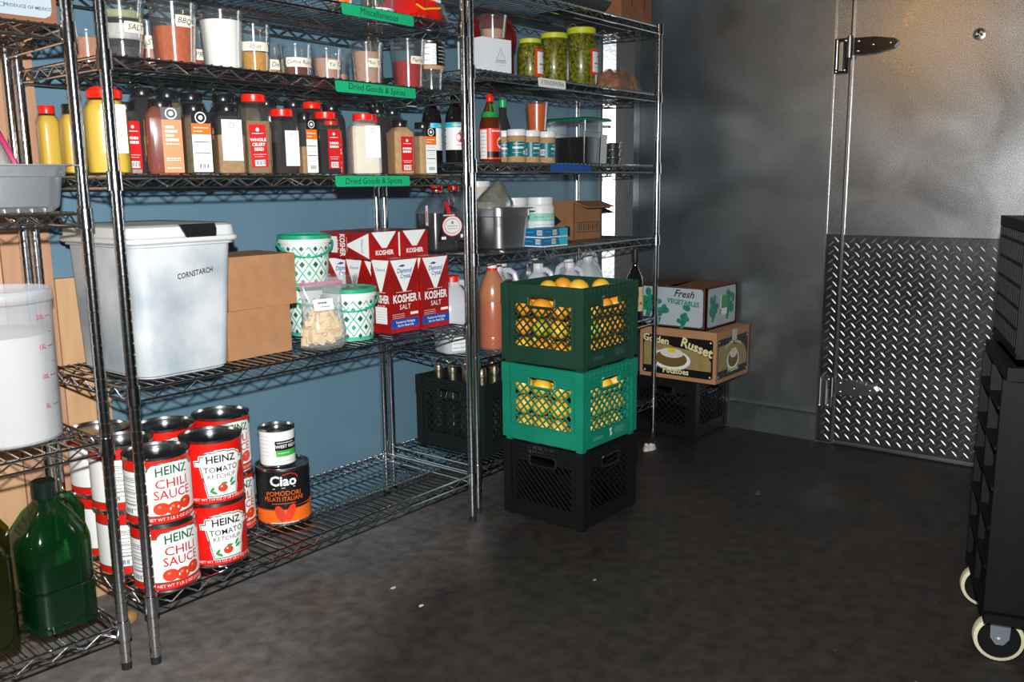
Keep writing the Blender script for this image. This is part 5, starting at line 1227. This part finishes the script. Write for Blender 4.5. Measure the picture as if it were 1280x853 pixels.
b = MB(); veg(b, Flat((0, -vd/2, vh/2), (1, 0, 0), (0, 0, 1)), vw, True); b.build('end_print', t, smooth=False)

# ------------------------------------------------------------------ left rack goods
def cthing(name, label, cat, x, y, z, rz=0, group=None):
    p = cpt(x, y); return thing(name, label, cat, (p.x, p.y, z), CRZ+rad(rz), group)
t = cthing('produce_carton', 'brown carton reading PRODUCE OF MEXICO on the top of the left rack', 'box', .205, .165, SC[0])
b = MB(); b.box(-.20, -.15, 0, .191, .15, .19, mat('brown_box', '#8a5a3c', .8)); b.build('carton_body', t, smooth=False)
b = MB(); S = Flat((0, -.15, .1), (1, 0, 0), (0, 0, 1)); p_rows(b, S, [(-.091, -.19, .166), (-.085, -.19, .177), (-.075, -.19, .181), (.085, -.19, .181)], pgrey, .0006); p_text(b, S, 'PRODUCE OF MEXICO', .136, -.073, .0092, mat('print_dark_teal', '#1d5a63', .5), .0010, bold=.015); p_line(b, S, [(.081, -.069), (.089, -.069), (.089, -.077), (.081, -.077), (.081, -.069)], .001, P_TEAL, .0010); p_scrib(b, S, .06, .17, -.05, P_TEAL, .0010, wd=.002); b.build('print', t, smooth=False)
t = cthing('hotel_pan', 'shallow steel pan with flared rim on the left rack', 'pan', .172, .112, SC[1])
b = MB(); loft(b, [(rrect(-.118, -.106, .118, .106, .03), 0), (rrect(-.130, -.118, .130, .118, .035), .012), (rrect(-.138, -.126, .138, .126, .04), .072), (rrect(-.142, -.130, .142, .130, .035), .074), (rrect(-.144, -.132, .144, .132, .03), .094), (rrect(-.155, -.142, .155, .142, .018), .096), (rrect(-.155, -.142, .155, .142, .018), .0985), (rrect(-.136, -.122, .136, .122, .04), .0975), (rrect(-.105, -.095, .105, .095, .03), .012)], mat('aluminium_pan', (.60, .64, .66), .38, .9, bump=(40, .08))); b.build('pan_body', t)
t = cthing('zip_bag', 'clear zip bag with a magenta seal leaning in the steel pan', 'bag', .150, .120, SC[1]+.014)
b = MB(); rr = random.Random(2); secs = []
for z, rx, ry, ox in ((0, .06, .05, 0), (.03, .064, .05, 0), (.09, .06, .035, -.004), (.14, .045, .015, -.012), (.165, .04, .004, -.016)): secs.append(([(ox+rx*(1+rr.uniform(-.08, .08))*math.cos(2*PI*i/18), ry*(1+rr.uniform(-.08, .08))*math.sin(2*PI*i/18)) for i in range(18)], z))
loft(b, secs, film_mat('bag_film3', base=.10, rough=.15, haze=.2)); b.build('bag', t)
b = MB(); b.ball((0, 0, .04), (.048, .038, .036), fillmat('greyveg', '#8a8680', '#5a5752', 60), 14, 10); b.build('contents', t)
b = MB(); b.tube([(.046, -.046, .086), (.032, -.034, .13), (.02, -.02, .165)], .006, mat('magenta_zip', '#b03060', .4), 6); b.build('zip_seal', t)
# flour tub
t = cthing('flour_tub', 'large clear round tub of white flour with red litre marks', 'container', .145, .165, SC[2])
R_ = .112; hh = .345
b = MB(); b.lathe([(0, .001), (R_-.012, .001), (R_-.003, .006), (R_-.002, .018), (R_, hh-.03), (R_+.004, hh-.026), (R_+.005, hh-.004), (R_+.002, hh), (R_-.002, hh), (R_-.003, hh-.02)], film_mat('tub_plastic', (.95, .96, .97), .03, (.72, .76, .8), .2, .30), 44); b.build('tub', t)
b = MB(); b.lathe([(0, .004), (R_-.014, .004), (R_-.006, .010), (R_-.004, .245), (R_*.6, .255), (0, .262)], mat('flour', '#cbc6bf', .9), 44); b.build('flour', t)
b = MB(); S = Round(R_-.001, .0, rad(44-8)); pr = mat('print_scale_red', '#b5283c', .5)
for k, s_ in enumerate(('5L', '10L', '15L', '20L')):
    v = .085+.0665*k; p_text(b, S, s_, -.012, v, .015, pr, .0008, bold=.01); p_rect(b, S, .004, v-.001, .013, v+.001, pr, .0008); p_rect(b, S, .014, v+.03, .021, v+.032, pr, .0008); p_rect(b, S, .014, v-.001, .026, v+.001, pr, .0008)
b.build('scale_marks', t)
# oil bottles on the lowest shelf
def oil(label, x, y, rz, tint, liq, fr):
    t = cthing('oil_bottle', label, 'bottle', x, y, SC[3], rz, 'big oil bottles on the left rack')
    b = MB(); b.lathe([(0, .001), (.068, .001), (.076, .006), (.076, .10), (.072, .104), (.076, .108), (.076, .205), (.070, .232), (.045, .275), (.022, .300), (.021, .316)], tint, 36, n=4.5); b.build('bottle', t)
    b = MB(); f = fr; b.lathe([(0, .004), (.066, .004), (.073, .009), (.073, f), (0, f)], liq, 36, n=4.5); b.build('oil', t)
    b = MB(); b.lathe([(0, .308), (.026, .308), (.027, .312), (.027, .345), (.024, .348), (0, .348)], mat('cap_black_green', (.006, .014, .010), .3), 24); b.build('cap', t)
    b = MB(); b.tube([(.02, 0, .30), (.055, 0, .295), (.078, 0, .26), (.076, 0, .20)], .012, tint, 8); b.build('handle', t)
    return t
g1 = film_mat('green_plastic', (.16, .46, .20), .05, (.01, .10, .03), .10, .14); g2 = film_mat('olive_plastic', (.34, .36, .12), .05, (.05, .055, .01), .10, .14)
oil('large dark green oil bottle on the lowest shelf of the left rack', .098, .130, 6, g1, mat('dark_oil', (.004, .008, .003), .2), .165)
oil('olive coloured oil bottle cut off by the left edge of the picture', .272, .120, 0, g2, mat('olive_oil', (.02, .02, .004), .25), .21)
# potato on the floor behind the racks
b = MB(); b.ball((0, 0, .019), (.026, .02, .019), mat('potato_skin', '#a9844c', .7, noise=(30, .3), col2='#8f6c3a'), 14, 10); tag(b.build('potato', loc=(.06, .235, 0), rz=.4), 'small tan potato lying on the floor between the two racks', 'potato')

# ------------------------------------------------------------------ floor litter
def scrap(label, loc, rx, ry, h, m, seed, cat='scrap', name='paper_scrap'):
    rr = random.Random(seed); b = MB(); n = 16; top = []
    P = [(rx*(1+rr.uniform(-.25, .2))*math.cos(2*PI*i/n), ry*(1+rr.uniform(-.25, .2))*math.sin(2*PI*i/n)) for i in range(n)]
    o = b.pts([(x, y, .0005) for x, y in P]); i1 = b.pts([(x*.75, y*.75, h*rr.uniform(.5, 1.1)) for x, y in P]); i2 = b.pts([(x*.35, y*.35, h*rr.uniform(.4, 1.2)) for x, y in P]); c = b.pts([(0, 0, h*.8)])[0]
    for i in range(n):
        k = (i+1) % n; b.face((o[i], o[k], i1[k], i1[i]), m); b.face((i1[i], i1[k], i2[k], i2[i]), m); b.face((i2[i], i2[k], c), m)
    b.face(o[::-1], m)
    return tag(b.build(name, loc=loc, smooth=False), label, cat)
scrap('crumpled off white paper on the floor by the right post', (2.235, -.060, 0), .036, .026, .022, mat('scrap_white', '#c9c0b4', .8), 11, 'paper')
scrap('small dark crumb on the floor before the door', (1.98, -.66, 0), .014, .010, .012, mat('scrap_dark', '#2c2a26', .8), 12, 'crumb', 'crumb')
scrap('tiny pale scrap near the bottom edge of the floor on the right', (1.01, -1.46, 0), .008, .006, .003, mat('scrap_pale', '#b8ad98', .8), 13, 'crumb', 'crumb')
scrap('tiny green leaf bit in the middle of the dark floor', (1.02, -.585, 0), .007, .004, .002, mat('scrap_leaf', '#6f8a4a', .8), 14, 'crumb', 'crumb')
scrap('small white fleck on the floor near the shelving', (.60, -.30, 0), .008, .006, .002, mat('scrap_pale', '#b8ad98', .8), 15, 'crumb', 'crumb')
scrap('pale flattened scrap on the floor left of the crates', (.63, -.16, 0), .010, .006, .002, mat('scrap_pale', '#b8ad98', .8), 17, 'crumb', 'crumb')

# ------------------------------------------------------------------ rolling bin at the right edge
rz_ = math.atan2(.113, .36)
N = Vector((1.19, -1.565, 0))
t = thing('rolling_bin', 'black plastic rolling bin on casters at the right edge', 'cart', N, rz_)
rb_ = mat('bin_black', (.0028, .003, .0035), .55, spec=.22, bump=(30, .06))
# local: x runs away along the visible left face, -y runs out of the picture
L_, Wd_, z0_, z1_ = .372, .46, .135, .715
b = MB(); b.frustum((0, -Wd_, L_, 0), (.012, -Wd_+.01, L_-.012, -.014), z0_, z1_, rb_)
b.build('bin_body', t, smooth=False)
b = MB(); b.box(-.012, -Wd_-.01, z1_-.03, L_+.006, .006, z1_, rb_); b.build('bin_rim', t, smooth=False)
b = MB()
for u in (.0, L_*.5, L_-.014): b.box(u, -.012, z0_, u+.014, .012, z1_-.03, rb_)
b.build('upright_rib', t, smooth=False)
for i in range(5):
    z = .235+.095*i; b = MB(); b.box(.012, -.012, z, L_-.012, .016, z+.007, rb_); b.build('shelf_rib', t, smooth=False)
b = MB(); b.box(-.02, -Wd_-.01, z0_-.02, L_+.01, .012, z0_+.002, rb_); b.build('base_plate', t, smooth=False)
cream = mat('tyre_cream', '#c9c3a4', .55); grey_pl = mat('fork_steel', (.34, .38, .42), .4, .8)
for u, v in ((.045, -.03), (L_-.03, -.03), (.045, -Wd_+.05), (L_-.03, -Wd_+.05)):
    b = MB(); T = Matrix.Translation((u, v, .056)) @ Matrix.Rotation(PI/2, 4, 'Y')
    b.lathe([(0, -.012, rb_), (.044, -.014, rb_), (.046, -.016, cream), (.054, -.014, cream), (.056, -.006, cream), (.056, .006, cream), (.054, .014, cream), (.046, .016, rb_), (.044, .014, rb_), (0, .012, rb_)], cream, 32, T=T)
    wh = b.build('caster_wheel', t)
    b = MB()
    for sg in (-1, 1):
        P = [(v-.022, z0_-.022), (v+.022, z0_-.022), (v+.020, .062), (v+.008, .046), (v-.008, .046), (v-.020, .062)]
        y0, y1 = u+sg*.019, u+sg*.023; f = b.pts([(y0, x, z) for x, z in P]); k = b.pts([(y1, x, z) for x, z in P]); b.face(f, grey_pl); b.face(k[::-1], grey_pl)
        for i in range(6): b.face((f[i], k[i], k[(i+1) % 6], f[(i+1) % 6]), grey_pl)
    b.box(u-.024, v-.024, z0_-.024, u+.024, v+.024, z0_-.019, grey_pl); b.tube([(u-.028, v, .056), (u+.028, v, .056)], .007, grey_pl, 8)
    b.build('caster_fork', t, smooth=False)
# ventilated black crate on the bin with fruit and a grey tub in it
Rm = Matrix.Rotation(rz_, 3, 'Z')
cpos = N + Rm @ Vector((.300, -.205, 0)); 
t = thing('vented_crate', 'black slatted crate standing on the rolling bin', 'crate', (cpos.x, cpos.y, z1_+.0005), rz_)
cw, cdp, chh = .40, .36, .315
b = MB(); fr_ = MB()
def wall(b, T, W_, sl=.030):
    n = int(W_/sl)
    for i in range(n+1): u = -W_/2+W_*i/n; b.box(u-.0035, 0, .012, u+.0035, .006, chh-.02, rb_, T)
    for z in (.012, .06, .11, .16, .21, .26): b.box(-W_/2, -.001, z, W_/2, .007, z+.006, rb_, T)
    b.box(-W_/2-.004, -.004, chh-.024, W_/2+.004, .008, chh, rb_, T); b.box(-W_/2-.002, -.002, 0, W_/2+.002, .008, .014, rb_, T)
for k, (W_, off) in enumerate(((cw, cdp/2), (cdp, cw/2), (cw, cdp/2), (cdp, cw/2))):
    b = MB(); T = Matrix.Rotation(k*PI/2, 4, 'Z') @ Matrix.Translation((0, -off, 0)); wall(b, T, W_); b.build('slatted_side', t, smooth=False)
for x in (-cw/2, cw/2-.014):
    for y in (-cdp/2, cdp/2-.014): b = MB(); b.box(x, y, 0, x+.014, y+.014, chh, rb_); b.build('corner_post', t, smooth=False)
b = MB(); b.box(-cw/2, -cdp/2, 0, cw/2, cdp/2, .005, rb_); b.build('base', t, smooth=False)
tt = thing('grey_tub', 'slate grey tub glimpsed inside the black slatted crate', 'tub', tuple(cpos+Rm @ Vector((-.02, .04, 0)))[:2]+(z1_+.075,), rz_)
b = MB(); b.frustum((-.13, -.10, .13, .10), (-.14, -.11, .14, .11), 0, .13, mat('slate_plastic', '#3d4d5c', .5)); b.build('tub_body', tt, smooth=False)
k = 0
for u in (-.155, -.085, -.015, .055, .125):
    for v in (-.12, -.045, .03, .11):
        o = protos[fo.name].copy() if (k % 2) else protos[fy.name].copy(); COL.objects.link(o); p = cpos+Rm @ Vector((u, v, 0)); o.location = (p.x, p.y, z1_+.040); o.rotation_euler = (1.6, .2, k*.7); o.scale = (1, 1, 1); k += 1
        tag(o, ('orange tinted' if k % 2 == 0 else 'yellow')+' citrus fruit lying in the black slatted crate', 'fruit', 'citrus in the slatted crate')
